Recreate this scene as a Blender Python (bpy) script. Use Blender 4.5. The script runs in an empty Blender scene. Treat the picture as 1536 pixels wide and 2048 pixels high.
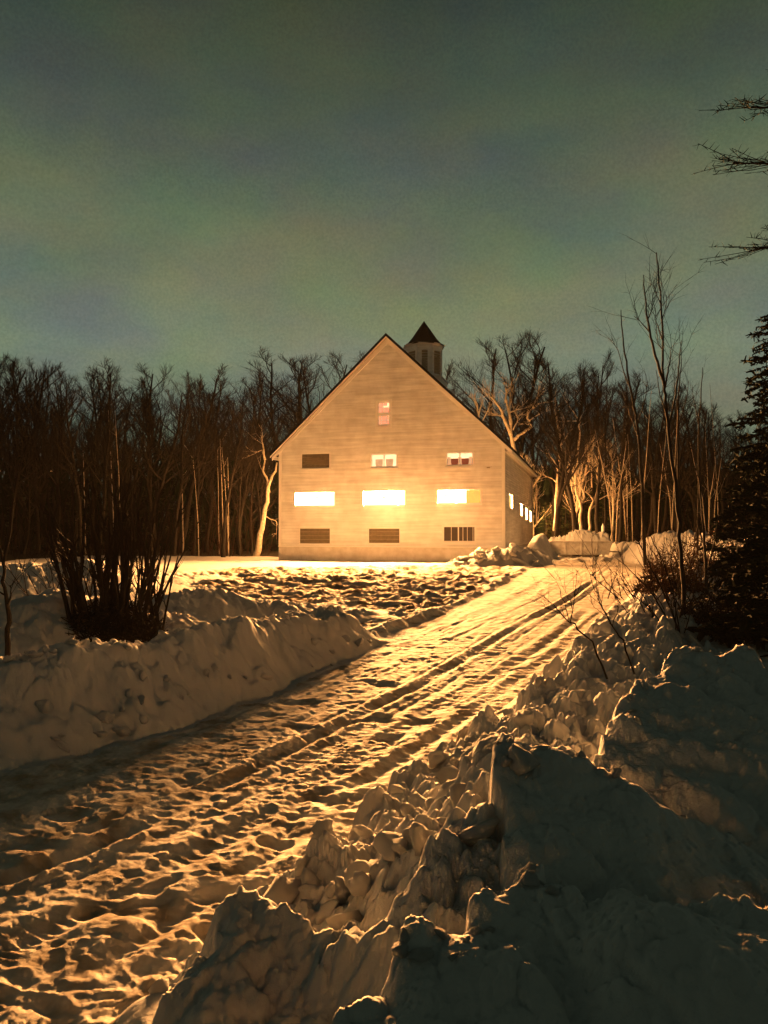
import bpy, math, random
import numpy as np
from mathutils import Vector, Matrix, noise as mnoise

# ------------------------------------------------------------------ camera, sky, exposure
sc = bpy.context.scene
EYE = 2.05
PITCH = math.radians(1.333)
F = 1547.0
cam_d = bpy.data.cameras.new('camera')
cam = bpy.data.objects.new('camera', cam_d)
sc.collection.objects.link(cam)
cam.location = (0, 0, EYE)
cam.rotation_euler = (math.radians(90) + PITCH, 0, 0)
cam_d.sensor_fit = 'VERTICAL'
cam_d.sensor_height = 36.0
cam_d.lens = 36.0 * F / 2048.0
cam_d.clip_start = 0.05
cam_d.clip_end = 2000
sc.camera = cam
sc.view_settings.view_transform = 'Standard'
sc.view_settings.look = 'None'
sc.view_settings.gamma = 1.0
sc.view_settings.exposure = 0.0
sc.view_settings.use_curve_mapping = False
sc.cycles.use_denoising = True
sc.cycles.use_light_tree = False
sc.cycles.max_bounces = 5
sc.cycles.diffuse_bounces = 2
sc.cycles.sample_clamp_indirect = 25.0
sc.cycles.sample_clamp_direct = 0.0

SKY_GAIN = 1.0
world = bpy.data.worlds.new('World')
sc.world = world
world.use_nodes = True
wt = world.node_tree
wt.nodes.clear()
def wn(t, **k):
    n = wt.nodes.new(t)
    for a, b in k.items(): setattr(n, a, b)
    return n
w_out = wn('ShaderNodeOutputWorld'); w_bg = wn('ShaderNodeBackground')
w_tc = wn('ShaderNodeTexCoord'); w_sep = wn('ShaderNodeSeparateXYZ')
w_ramp = wn('ShaderNodeValToRGB')
wt.links.new(w_tc.outputs['Generated'], w_sep.inputs[0])
wt.links.new(w_sep.outputs['Z'], w_ramp.inputs[0])
def srgb(r, g, b):
    f = lambda c: (c/255/12.92) if c/255 <= .04045 else ((c/255+.055)/1.055)**2.4
    return (f(r), f(g), f(b), 1)
el = w_ramp.color_ramp.elements
el[0].position = 0.0; el[0].color = srgb(104, 112, 96)
el[1].position = 1.0; el[1].color = srgb(16, 28, 30)
for p, c in ((0.12, (108, 116, 103)), (0.22, (120, 126, 110)), (0.30, (108, 115, 96)), (0.40, (95, 102, 84)), (0.50, (70, 80, 68)), (0.62, (42, 52, 47))):
    e = el.new(p); e.color = srgb(*c)
w_no = wn('ShaderNodeTexNoise'); w_no.inputs['Scale'].default_value = 3.4; w_no.inputs['Detail'].default_value = 6.0; w_no.inputs['Roughness'].default_value = .55
w_map = wn('ShaderNodeMapping'); w_map.inputs['Scale'].default_value = (1.0, 1.0, 2.0); w_map.inputs['Location'].default_value = (3.1, 0.7, 1.3)
wt.links.new(w_tc.outputs['Generated'], w_map.inputs[0]); wt.links.new(w_map.outputs[0], w_no.inputs['Vector'])
w_sub = wn('ShaderNodeMixRGB', blend_type='OVERLAY'); w_sub.inputs[0].default_value = 0.8
w_hs = wn('ShaderNodeValToRGB')
h = w_hs.color_ramp.elements
h[0].position = 0.34; h[0].color = (.33, .41, .50, 1); h[1].position = 0.68; h[1].color = (.62, .57, .42, 1)
e = h.new(0.5); e.color = (.46, .51, .46, 1)
wt.links.new(w_no.outputs['Fac'], w_hs.inputs[0])
wt.links.new(w_ramp.outputs[0], w_sub.inputs[1]); wt.links.new(w_hs.outputs[0], w_sub.inputs[2])
w_g = wn('ShaderNodeTexNoise'); w_g.inputs['Scale'].default_value = 330; w_g.inputs['Detail'].default_value = 1.5
w_gr = wn('ShaderNodeValToRGB'); gg = w_gr.color_ramp.elements; gg[0].position = .3; gg[0].color = (.45, .455, .46, 1); gg[1].position = .7; gg[1].color = (.55, .545, .54, 1)
w_n2 = wn('ShaderNodeTexNoise'); w_n2.inputs['Scale'].default_value = 7; w_n2.inputs['Detail'].default_value = 3
w_b2 = wn('ShaderNodeMixRGB', blend_type='OVERLAY'); w_b2.inputs[0].default_value = .2
w_b3 = wn('ShaderNodeMixRGB', blend_type='OVERLAY'); w_b3.inputs[0].default_value = .9
wt.links.new(w_tc.outputs['Generated'], w_g.inputs['Vector']); wt.links.new(w_map.outputs[0], w_n2.inputs['Vector'])
wt.links.new(w_g.outputs['Fac'], w_gr.inputs[0])
wt.links.new(w_sub.outputs[0], w_b2.inputs[1]); wt.links.new(w_n2.outputs['Color'], w_b2.inputs[2])
wt.links.new(w_b2.outputs[0], w_b3.inputs[1]); wt.links.new(w_gr.outputs[0], w_b3.inputs[2])
wt.links.new(w_b3.outputs[0], w_bg.inputs[0])
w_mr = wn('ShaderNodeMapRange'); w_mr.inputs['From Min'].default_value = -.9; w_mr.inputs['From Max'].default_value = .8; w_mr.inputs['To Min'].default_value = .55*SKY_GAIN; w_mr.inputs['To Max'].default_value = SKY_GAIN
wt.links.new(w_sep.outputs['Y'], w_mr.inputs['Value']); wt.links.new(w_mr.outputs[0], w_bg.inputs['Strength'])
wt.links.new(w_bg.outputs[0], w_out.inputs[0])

rng = random.Random(7)
COL = sc.collection

# ------------------------------------------------------------------ picture coordinates -> points of the place
cp, sp = math.cos(PITCH), math.sin(PITCH)
def ray(px, py):
    x = (px - 768) / F; u = (1024 - py) / F
    return Vector((x, cp - u * sp, sp + u * cp))
def P(px, py, Y):
    r = ray(px, py); t = Y / r.y
    return Vector((r.x * t, Y, EYE + r.z * t))
def sstep(a, b, x):
    t = np.clip((x - a) / (b - a), 0, 1); return t * t * (3 - 2 * t)
def base_h(Y):
    return -0.6 + 0.6 * sstep(10.0, 42.0, Y)
def G(px, py):
    r = ray(px, py); t = 10.0
    for _ in range(60):
        zz = float(base_h(np.array(r.y * t))); t = 0.5 * t + 0.5 * (zz - EYE) / min(r.z, -1e-3)
    return (r.x * t, r.y * t)
def onplane(px, py, z0, Y0, s):
    r = ray(px, py)                     # z = z0 - s*(Y0-Y)
    t = (z0 - s * Y0 - EYE) / (r.z - s * r.y)
    return (r.x * t, r.y * t)

# ------------------------------------------------------------------ materials
def mat(name, col, rough=.8, bump=None, noise=None, spec=.3, emis=None, estr=0, sss=0, metal=0):
    m = bpy.data.materials.new(name); m.use_nodes = True
    nt = m.node_tree; b = nt.nodes['Principled BSDF']
    b.inputs['Base Color'].default_value = (*col, 1)
    b.inputs['Roughness'].default_value = rough
    b.inputs['Specular IOR Level'].default_value = spec
    b.inputs['Metallic'].default_value = metal
    if sss:
        b.inputs['Subsurface Weight'].default_value = sss
        b.inputs['Subsurface Radius'].default_value = (1, .8, .6)
        b.inputs['Subsurface Scale'].default_value = .03
    if emis:
        b.inputs['Emission Color'].default_value = (*emis, 1); b.inputs['Emission Strength'].default_value = estr
    tc = nt.nodes.new('ShaderNodeTexCoord')
    if noise:                            # (scale, detail, colour 2, low, high)
        n = nt.nodes.new('ShaderNodeTexNoise'); n.inputs['Scale'].default_value = noise[0]; n.inputs['Detail'].default_value = noise[1]
        r = nt.nodes.new('ShaderNodeValToRGB'); r.color_ramp.elements[0].position = noise[3]; r.color_ramp.elements[1].position = noise[4]
        r.color_ramp.elements[0].color = (*noise[2], 1); r.color_ramp.elements[1].color = (*col, 1)
        nt.links.new(tc.outputs['Object'], n.inputs['Vector']); nt.links.new(n.outputs['Fac'], r.inputs[0]); nt.links.new(r.outputs[0], b.inputs['Base Color'])
    prev = None
    for (sc_, dist, stre) in (bump or []):
        n = nt.nodes.new('ShaderNodeTexNoise'); n.inputs['Scale'].default_value = sc_; n.inputs['Detail'].default_value = 4
        bp = nt.nodes.new('ShaderNodeBump'); bp.inputs['Distance'].default_value = dist; bp.inputs['Strength'].default_value = stre
        nt.links.new(tc.outputs['Object'], n.inputs['Vector']); nt.links.new(n.outputs['Fac'], bp.inputs['Height'])
        if prev: nt.links.new(prev.outputs[0], bp.inputs['Normal'])
        prev = bp
    if prev: nt.links.new(prev.outputs[0], b.inputs['Normal'])
    return m
M = {}
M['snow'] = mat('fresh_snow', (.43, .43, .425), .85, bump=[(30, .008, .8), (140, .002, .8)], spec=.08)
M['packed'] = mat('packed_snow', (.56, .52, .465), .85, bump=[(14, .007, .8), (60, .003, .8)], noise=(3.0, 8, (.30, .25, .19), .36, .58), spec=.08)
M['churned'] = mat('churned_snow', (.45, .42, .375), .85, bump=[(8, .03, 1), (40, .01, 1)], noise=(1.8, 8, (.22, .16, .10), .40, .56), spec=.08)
M['shade_floor'] = mat('shade_dark_floor', (.035, .028, .018), .95, bump=[(8, .05, 1)], noise=(3, 6, (.012, .010, .007), .35, .65), spec=.1)  # near-black colour stands in for shade on the unlit ground of the wood
M['clap'] = mat('white_clapboard', (.87, .86, .83), .55, bump=[(45, .002, .6)], noise=(1.3, 6, (.74, .72, .68), .35, .6), spec=.3)
nt = M['clap'].node_tree; rp = [n for n in nt.nodes if n.type == 'VALTORGB'][0]; b_ = nt.nodes['Principled BSDF']
tc = nt.nodes.new('ShaderNodeTexCoord'); mp = nt.nodes.new('ShaderNodeMapping'); mp.inputs['Scale'].default_value = (.35, .35, 6.4)
n1 = nt.nodes.new('ShaderNodeTexNoise'); n1.inputs['Scale'].default_value = 1.0; n1.inputs['Detail'].default_value = 2
mr = nt.nodes.new('ShaderNodeMapRange'); mr.inputs['From Min'].default_value = .3; mr.inputs['From Max'].default_value = .7; mr.inputs['To Min'].default_value = .78; mr.inputs['To Max'].default_value = 1.05
ml = nt.nodes.new('ShaderNodeMixRGB'); ml.blend_type = 'MULTIPLY'; ml.inputs[0].default_value = 1
nt.links.new(tc.outputs['Object'], mp.inputs[0]); nt.links.new(mp.outputs[0], n1.inputs['Vector']); nt.links.new(n1.outputs['Fac'], mr.inputs['Value'])
nt.links.new(rp.outputs[0], ml.inputs[1]); nt.links.new(mr.outputs[0], ml.inputs[2]); nt.links.new(ml.outputs[0], b_.inputs['Base Color'])
M['trim'] = mat('white_trim', (.82, .80, .76), .5, bump=[(20, .002, .5)], spec=.35)
M['found'] = mat('painted_foundation', (.62, .59, .54), .85, bump=[(12, .006, .8)], noise=(2.2, 6, (.48, .44, .38), .35, .65), spec=.2)
M['shingle'] = mat('dark_shingle', (.014, .014, .016), .85, bump=[(30, .01, 1)], noise=(12, 4, (.008, .008, .009), .3, .7), spec=.03)
M['board'] = mat('brown_board', (.105, .085, .052), .8, bump=[(16, .004, 1)], noise=(6, 5, (.07, .055, .032), .35, .65), spec=.2)
M['louver'] = mat('weathered_louver', (.34, .28, .19), .8, bump=[(20, .004, 1)], spec=.2)
M['darkglass'] = mat('dark_glass', (.05, .04, .03), .12, spec=.5)
M['steel'] = mat('galvanised_steel', (.42, .42, .40), .55, bump=[(9, .01, .6)], noise=(4, 5, (.30, .28, .25), .35, .65), spec=.5)
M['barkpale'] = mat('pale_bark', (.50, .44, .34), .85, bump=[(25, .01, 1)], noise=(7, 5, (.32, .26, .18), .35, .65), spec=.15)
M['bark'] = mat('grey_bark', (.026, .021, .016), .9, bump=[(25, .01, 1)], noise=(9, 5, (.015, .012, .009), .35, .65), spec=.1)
M['twig'] = mat('dark_twig', (.022, .017, .013), .9, spec=.1)
M['twigred'] = mat('reddish_twig', (.04, .019, .012), .9, spec=.1)
M['needle'] = mat('dark_needles', (.012, .019, .009), .9, noise=(2.5, 4, (.006, .010, .005), .3, .7), spec=.05)
M['needle_l'] = mat('hemlock_needles', (.050, .062, .014), .85, noise=(1.5, 4, (.018, .024, .007), .3, .7), spec=.15)
M['leafdry'] = mat('dry_leaves', (.07, .035, .016), .9, spec=.1)
M['post'] = mat('post_wood', (.5, .42, .3), .8, bump=[(30, .004, 1)], spec=.2)
def emat(name, col, s):
    m = bpy.data.materials.new(name); m.use_nodes = True; nt = m.node_tree; nt.nodes.clear()
    o = nt.nodes.new('ShaderNodeOutputMaterial'); e = nt.nodes.new('ShaderNodeEmission')
    tc = nt.nodes.new('ShaderNodeTexCoord'); n = nt.nodes.new('ShaderNodeTexNoise'); n.inputs['Scale'].default_value = 2.5
    mr = nt.nodes.new('ShaderNodeMapRange'); mr.inputs['To Min'].default_value = .7 * s; mr.inputs['To Max'].default_value = 1.3 * s
    nt.links.new(tc.outputs['Object'], n.inputs['Vector']); nt.links.new(n.outputs['Fac'], mr.inputs['Value'])
    e.inputs[0].default_value = (*col, 1); nt.links.new(mr.outputs[0], e.inputs[1]); nt.links.new(e.outputs[0], o.inputs[0]); return m
M['glow'] = emat('lit_window_glow', (1, .66, .26), 7.0)
M['glow_yellow'] = emat('lit_room_yellow', (1, .55, .10), 1.25)
M['glow_red'] = emat('lit_room_red', (1, .36, .17), 1.15)
M['glow_peach'] = emat('lit_room_peach', (1, .46, .19), .95)
M['glow_dark'] = emat('lit_room_dim', (.8, .13, .035), .35)
M['curtain'] = emat('backlit_curtain', (1, .66, .32), 1.9)
M['lampglow'] = emat('small_lamp_glow', (1, .6, .2), 1.2)
g = bpy.data.materials.new('window_glass'); g.use_nodes = True; nt = g.node_tree; nt.nodes.clear()
o_ = nt.nodes.new('ShaderNodeOutputMaterial'); mx = nt.nodes.new('ShaderNodeMixShader'); tr = nt.nodes.new('ShaderNodeBsdfTransparent'); gl = nt.nodes.new('ShaderNodeBsdfGlossy')
gl.inputs['Roughness'].default_value = .04; mx.inputs[0].default_value = .07
nt.links.new(tr.outputs[0], mx.inputs[1]); nt.links.new(gl.outputs[0], mx.inputs[2]); nt.links.new(mx.outputs[0], o_.inputs[0]); M['glass'] = g

# ------------------------------------------------------------------ builders
def tag(o, label=None, cat=None, group=None, kind=None):
    if label: o['label'] = label
    if cat: o['category'] = cat
    if group: o['group'] = group
    if kind: o['kind'] = kind
    return o
def empty(name, loc=(0, 0, 0), rz=0, parent=None):
    o = bpy.data.objects.new(name, None); COL.objects.link(o); o.location = loc; o.rotation_euler = (0, 0, rz)
    o.empty_display_size = .2
    if parent: o.parent = parent
    return o
class MB:
    def __init__(s): s.v = []; s.f = []
    def box(s, x0, x1, y0, y1, z0, z1):
        b = len(s.v)
        s.v += [(x0,y0,z0),(x1,y0,z0),(x1,y1,z0),(x0,y1,z0),(x0,y0,z1),(x1,y0,z1),(x1,y1,z1),(x0,y1,z1)]
        s.f += [tuple(b+i for i in q) for q in ((0,3,2,1),(4,5,6,7),(0,1,5,4),(1,2,6,5),(2,3,7,6),(3,0,4,7))]
    def prism(s, poly, y0, y1):           # polygon in x,z extruded along y
        b = len(s.v); n = len(poly)
        s.v += [(x, y0, z) for x, z in poly] + [(x, y1, z) for x, z in poly]
        s.f.append(tuple(b+i for i in range(n))); s.f.append(tuple(b+n+i for i in reversed(range(n))))
        for i in range(n):
            j = (i+1) % n; s.f.append((b+i, b+n+i, b+n+j, b+j))
    def quad(s, a, b_, c, d):
        b = len(s.v); s.v += [tuple(a), tuple(b_), tuple(c), tuple(d)]; s.f.append((b, b+1, b+2, b+3))
    def tube(s, pts, rad, n=4):
        b = len(s.v); m = len(pts)
        pts = [Vector(p) for p in pts]
        for i, p in enumerate(pts):
            d = (pts[min(i+1, m-1)] - pts[max(i-1, 0)])
            d = d.normalized() if d.length > 1e-9 else Vector((0, 0, 1))
            a = Vector((1, 0, 0)) if abs(d.x) < .8 else Vector((0, 1, 0))
            u = d.cross(a).normalized(); w = d.cross(u)
            for k in range(n):
                t = 2*math.pi*k/n; q = p + (u*math.cos(t) + w*math.sin(t))*rad[i]
                s.v.append((q.x, q.y, q.z))
        for i in range(m-1):
            for k in range(n):
                k2 = (k+1) % n; s.f.append((b+i*n+k, b+i*n+k2, b+(i+1)*n+k2, b+(i+1)*n+k))
        s.f.append(tuple(b+k for k in reversed(range(n)))) ; s.f.append(tuple(b+(m-1)*n+k for k in range(n)))
    def mesh(s, name, m=None, smooth=False):
        me = bpy.data.meshes.new(name); me.from_pydata(s.v, [], s.f); 
        if m: me.materials.append(m)
        if smooth: me.polygons.foreach_set('use_smooth', [True]*len(me.polygons))
        me.update(); return me
    def build(s, name, m=None, parent=None, smooth=False):
        o = bpy.data.objects.new(name, s.mesh(name, m, smooth)); COL.objects.link(o)
        if parent: o.parent = parent
        return o
def mobj(name, me, parent=None, loc=(0,0,0)):
    o = bpy.data.objects.new(name, me); COL.objects.link(o); o.location = loc
    if parent: o.parent = parent
    return o
def copy_tree(o, parent=None):
    c = o.copy(); COL.objects.link(c)
    if parent: c.parent = parent
    for ch in list(o.children): copy_tree(ch, c)
    return c

# ------------------------------------------------------------------ numpy noise
def _h(ix, iy, s):
    n = (ix.astype(np.int64)*374761393 + iy.astype(np.int64)*668265263 + s*1442695041) & 0xffffffff
    n = ((n ^ (n >> 13)) * 1274126177) & 0xffffffff
    return ((n ^ (n >> 16)) & 0xffffff) / float(0xffffff)
def vn(x, y, s=0):
    ix = np.floor(x); iy = np.floor(y); fx = x-ix; fy = y-iy
    fx = fx*fx*fx*(fx*(fx*6-15)+10); fy = fy*fy*fy*(fy*(fy*6-15)+10)
    a = _h(ix, iy, s); b = _h(ix+1, iy, s); c = _h(ix, iy+1, s); d = _h(ix+1, iy+1, s)
    return (a*(1-fx)+b*fx)*(1-fy) + (c*(1-fx)+d*fx)*fy - .5
def fbm(x, y, oct=4, s=0, gain=.5):
    r = 0; a = 1.0
    ca, sa = math.cos(.6), math.sin(.6)
    for k in range(oct):
        r = r + a*vn(x, y, s+k*17); a *= gain; x, y = (ca*x - sa*y)*2.03 + 5.2, (sa*x + ca*y)*2.03 + 1.7
    return r
def ridged(x, y, oct=3, s=0):
    r = 0; a = 1.0
    for k in range(oct):
        r = r + a*(1 - np.abs(vn(x, y, s+k*13))*4).clip(0, 1); a *= .5; x, y = x*2.1+3.3, y*2.1+7.1
    return r
def lumps(x, y, s=0):                     # rounded and angular clods, 0..1
    wx = .55*fbm(x*.9+4.1, y*.9, 3, s+51); wy = .55*fbm(x*.9, y*.9+8.3, 3, s+53)
    x, y = x+wx, y+wy
    ix = np.floor(x); iy = np.floor(y); best = np.zeros_like(x)
    for dx in (-1, 0, 1):
        for dy in (-1, 0, 1):
            cx = ix+dx; cy = iy+dy
            px = cx + .15 + .7*_h(cx, cy, s); py = cy + .15 + .7*_h(cx, cy, s+5)
            r = .28 + .42*_h(cx, cy, s+9); an = _h(cx, cy, s+21)*6.28
            ux = (x-px); uy = (y-py)
            d2 = (ux*ux + uy*uy + .5*np.abs(ux*np.cos(an)+uy*np.sin(an))*r)/(r*r)
            hgt = np.sqrt(np.clip(1-d2, 0, 1))*r*1.35
            hgt = hgt*(1 + .35*(ux*np.sin(an)-uy*np.cos(an))/r)
            best = np.maximum(best, hgt)
    return best
def seg_dist(X, Y, pts):
    """distance to a polyline, parameter (index) of the nearest point, side (+ right of travel)"""
    best = np.full(X.shape, 1e9); par = np.zeros(X.shape); side = np.zeros(X.shape)
    for i in range(len(pts)-1):
        ax, ay = pts[i][0], pts[i][1]; bx, by = pts[i+1][0], pts[i+1][1]
        dx, dy = bx-ax, by-ay; L = dx*dx+dy*dy
        t = np.clip(((X-ax)*dx + (Y-ay)*dy)/L, 0, 1)
        d = np.hypot(X-ax-t*dx, Y-ay-t*dy); m = d < best
        best = np.where(m, d, best); par = np.where(m, i+t, par)
        side = np.where(m, np.sign((X-ax)*dy - (Y-ay)*dx), side)
    return best, par, side
def poly_sd(X, Y, poly):                  # signed distance, + inside
    d, _, _ = seg_dist(X, Y, list(poly)+[poly[0]])
    ins = np.zeros(X.shape, bool); n = len(poly)
    for i in range(n):
        x0, y0 = poly[i]; x1, y1 = poly[(i+1) % n]
        c = ((y0 > Y) != (y1 > Y))
        with np.errstate(divide='ignore', invalid='ignore'):
            xx = (x1-x0)*(Y-y0)/(y1-y0+1e-12) + x0
        ins ^= c & (X < xx)
    return np.where(ins, d, -d)

# ------------------------------------------------------------------ terrain shape
road_poly = [G(*p) for p in ((-500,1760),(0,1530),(100,1500),(300,1440),(500,1368),(720,1284),(860,1235),(960,1190),(1045,1145),(1075,1128))] + \
            [G(*p) for p in ((1335,1120),(1330,1150),(1260,1200),(1190,1270),(1130,1340),(1050,1410),(970,1470),(880,1550),(760,1640),(660,1740),(540,1850),(400,1960),(250,2060),(60,2300),(-700,2300))]
churn_poly = [G(*p) for p in ((330,1160),(470,1140),(700,1133),(1000,1131),(1045,1145),(960,1190),(860,1235),(720,1284),(640,1262),(560,1235),(420,1200))]
rutA = [G(*p) for p in ((1230,1128),(1190,1160),(1135,1200),(1075,1232),(1010,1268),(925,1320),(840,1370),(740,1420),(620,1480),(480,1550),(300,1640),(140,1710),(-60,1790))]
rutB = [G(*p) for p in ((1150,1128),(1100,1160),(1030,1200),(950,1235),(830,1290),(700,1350),(560,1420),(380,1510),(200,1590),(0,1680))]
rutC = [G(*p) for p in ((1260,1150),(1180,1215),(1090,1290),(960,1370),(850,1430),(700,1530),(520,1640),(330,1740),(100,1860),(-80,1960))]
rutD = [G(*p) for p in ((1120,1300),(980,1400),(860,1480),(740,1560),(600,1600),(560,1700),(400,1800),(200,1930))]
bank1 = [P(*p) for p in ((735,1275,18.6),(700,1247,18.0),(655,1221,17.2),(600,1228,16.0),(540,1237,14.8),(430,1251,12.9),(330,1272,11.8),(230,1288,10.9),(150,1297,10.4),(90,1330,10.0),(20,1345,9.7),(-120,1350,9.2),(-500,1380,8.4))]
bank2 = [P(*p) for p in ((680,1222,22),(600,1212,21.5),(560,1210,21),(510,1203,20.6),(460,1190,20.3),(425,1179,20),(385,1185,19.6),(335,1194,19),(280,1215,18))]
bank3 = [P(*p) for p in ((290,1230,16.5),(230,1212,16.3),(170,1200,16),(120,1187,15.8),(80,1196,15.4),(40,1215,15),(-60,1225,14.5),(-300,1230,14))]
bank4 = [P(*p) for p in ((330,1150,33),(230,1128,31),(150,1122,28),(80,1132,27),(0,1132,26),(-120,1130,25),(-400,1130,24))]
corner = [P(*p) for p in ((935,1120,43.0),(980,1110,43.3),(1010,1101,43.8),(1040,1100,45.0),(1060,1102,46.5))]
hump = [P(*p) for p in ((1066,1088,47.5),(1076,1071,49.5),(1084,1070,51.5))]
farbank = [P(*p) for p in ((1238,1089,55),(1280,1089,52),(1302,1078,49),(1326,1069,46),(1370,1074,43),(1440,1078,39),(1560,1080,34))]
berm = [P(*p) for p in ((1400,1130,31),(1375,1160,24),(1345,1205,18.5),(1300,1250,14.5),(1215,1330,10.5),(1130,1420,7.8),(1050,1500,6.5),(985,1570,5.6),(930,1640,4.9),(860,1740,4.3),(790,1790,4.2))]
shoulder = [P(*p) for p in ((1010,1500,4.9),(965,1550,4.4),(950,1640,3.8),(925,1730,3.4),(880,1790,3.3))]
side_knob = [P(*p) for p in ((430,1830,3.75),(480,1776,4.15),(530,1800,3.95),(640,1850,3.6))]
def PL(pts, pl): return [onplane(a, b, *pl) for a, b in pts]
plA, plB, plC = (.95, 4.05, .30), (1.17, 6.1, .30), (.75, 3.0, .30)
lobeA = PL([(993,1482),(1004,1472),(1035,1486),(1072,1490),(1112,1478),(1150,1482),(1195,1520),(1400,1545),(1700,1560),(1700,1900),(1010,1900),(1008,1705),(1016,1650),(1003,1590),(998,1540)], plA)
lobeB = PL([(1195,1524),(1206,1470),(1215,1440),(1240,1400),(1262,1368),(1310,1322),(1345,1292),(1380,1282),(1410,1296),(1440,1304),(1475,1292),(1500,1300),(1536,1330),(1700,1340),(1900,1345),(1900,1900),(1180,1900)], plB)
lobeC = PL([(1092,1712),(1090,1688),(1060,1694),(1030,1716),(1000,1730),(962,1750),(940,1760),(926,1790),(920,1832),(860,1836),(820,1822),(800,1832),(792,1870),(772,1906),(735,1975),(640,2060),(560,2150),(500,2500),(1700,2500),(1900,2500),(1900,1795),(1700,1790),(1510,1786),(1450,1780),(1420,1770),(1370,1772),(1290,1750),(1240,1764),(1180,1782),(1130,1740)], plC)

lobeD = PL([(425,1880),(428,1812),(455,1782),(480,1768),(510,1785),(560,1812),(640,1850),(700,1878),(760,1905),(900,1960),(900,2500),(-50,2500),(230,2120),(350,1960)], (.2, 3.6, .30))
def ridge_h(X, Y, pts, w, wb=None, flat=.12, sharp=1.0, jag=.10, s=0):
    d, par, side = seg_dist(X, Y, pts)
    zc = np.interp(par, range(len(pts)), [p[2] for p in pts]) + (.32*fbm(X*.9, Y*.9, 3, s+3)-.05 if w < 1.2 and len(pts) > 12 else 0)
    d = np.maximum(0, d - flat + jag*fbm(X*2.2, Y*2.2, 3, s))
    ww = w if wb is None else np.where(side > 0, w, wb)
    b = base_h(Y)
    prof = np.clip(1 - d/ww, 0, 1)
    prof = 1-(1-prof)**(1/sharp)
    prof = np.where((prof <= 0) & (d < ww + .16), 2e-4, prof)
    return b + (zc-b)*prof, prof
def lobe_h(X, Y, poly, pl, k, s, jag=.07):
    sd = poly_sd(X, Y, poly)
    wx = fbm(X*5, Y*5, 4, s)
    sd2 = sd + jag*wx
    z = pl[0] - pl[2]*(pl[1]-Y)
    # soft round shoulder, then a steep drop outside the edge
    out = np.where(sd2 < 0, k*(-sd2), 0)
    return z - out - .03*np.exp(-np.clip(sd2, 0, None)/.05), sd2

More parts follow.
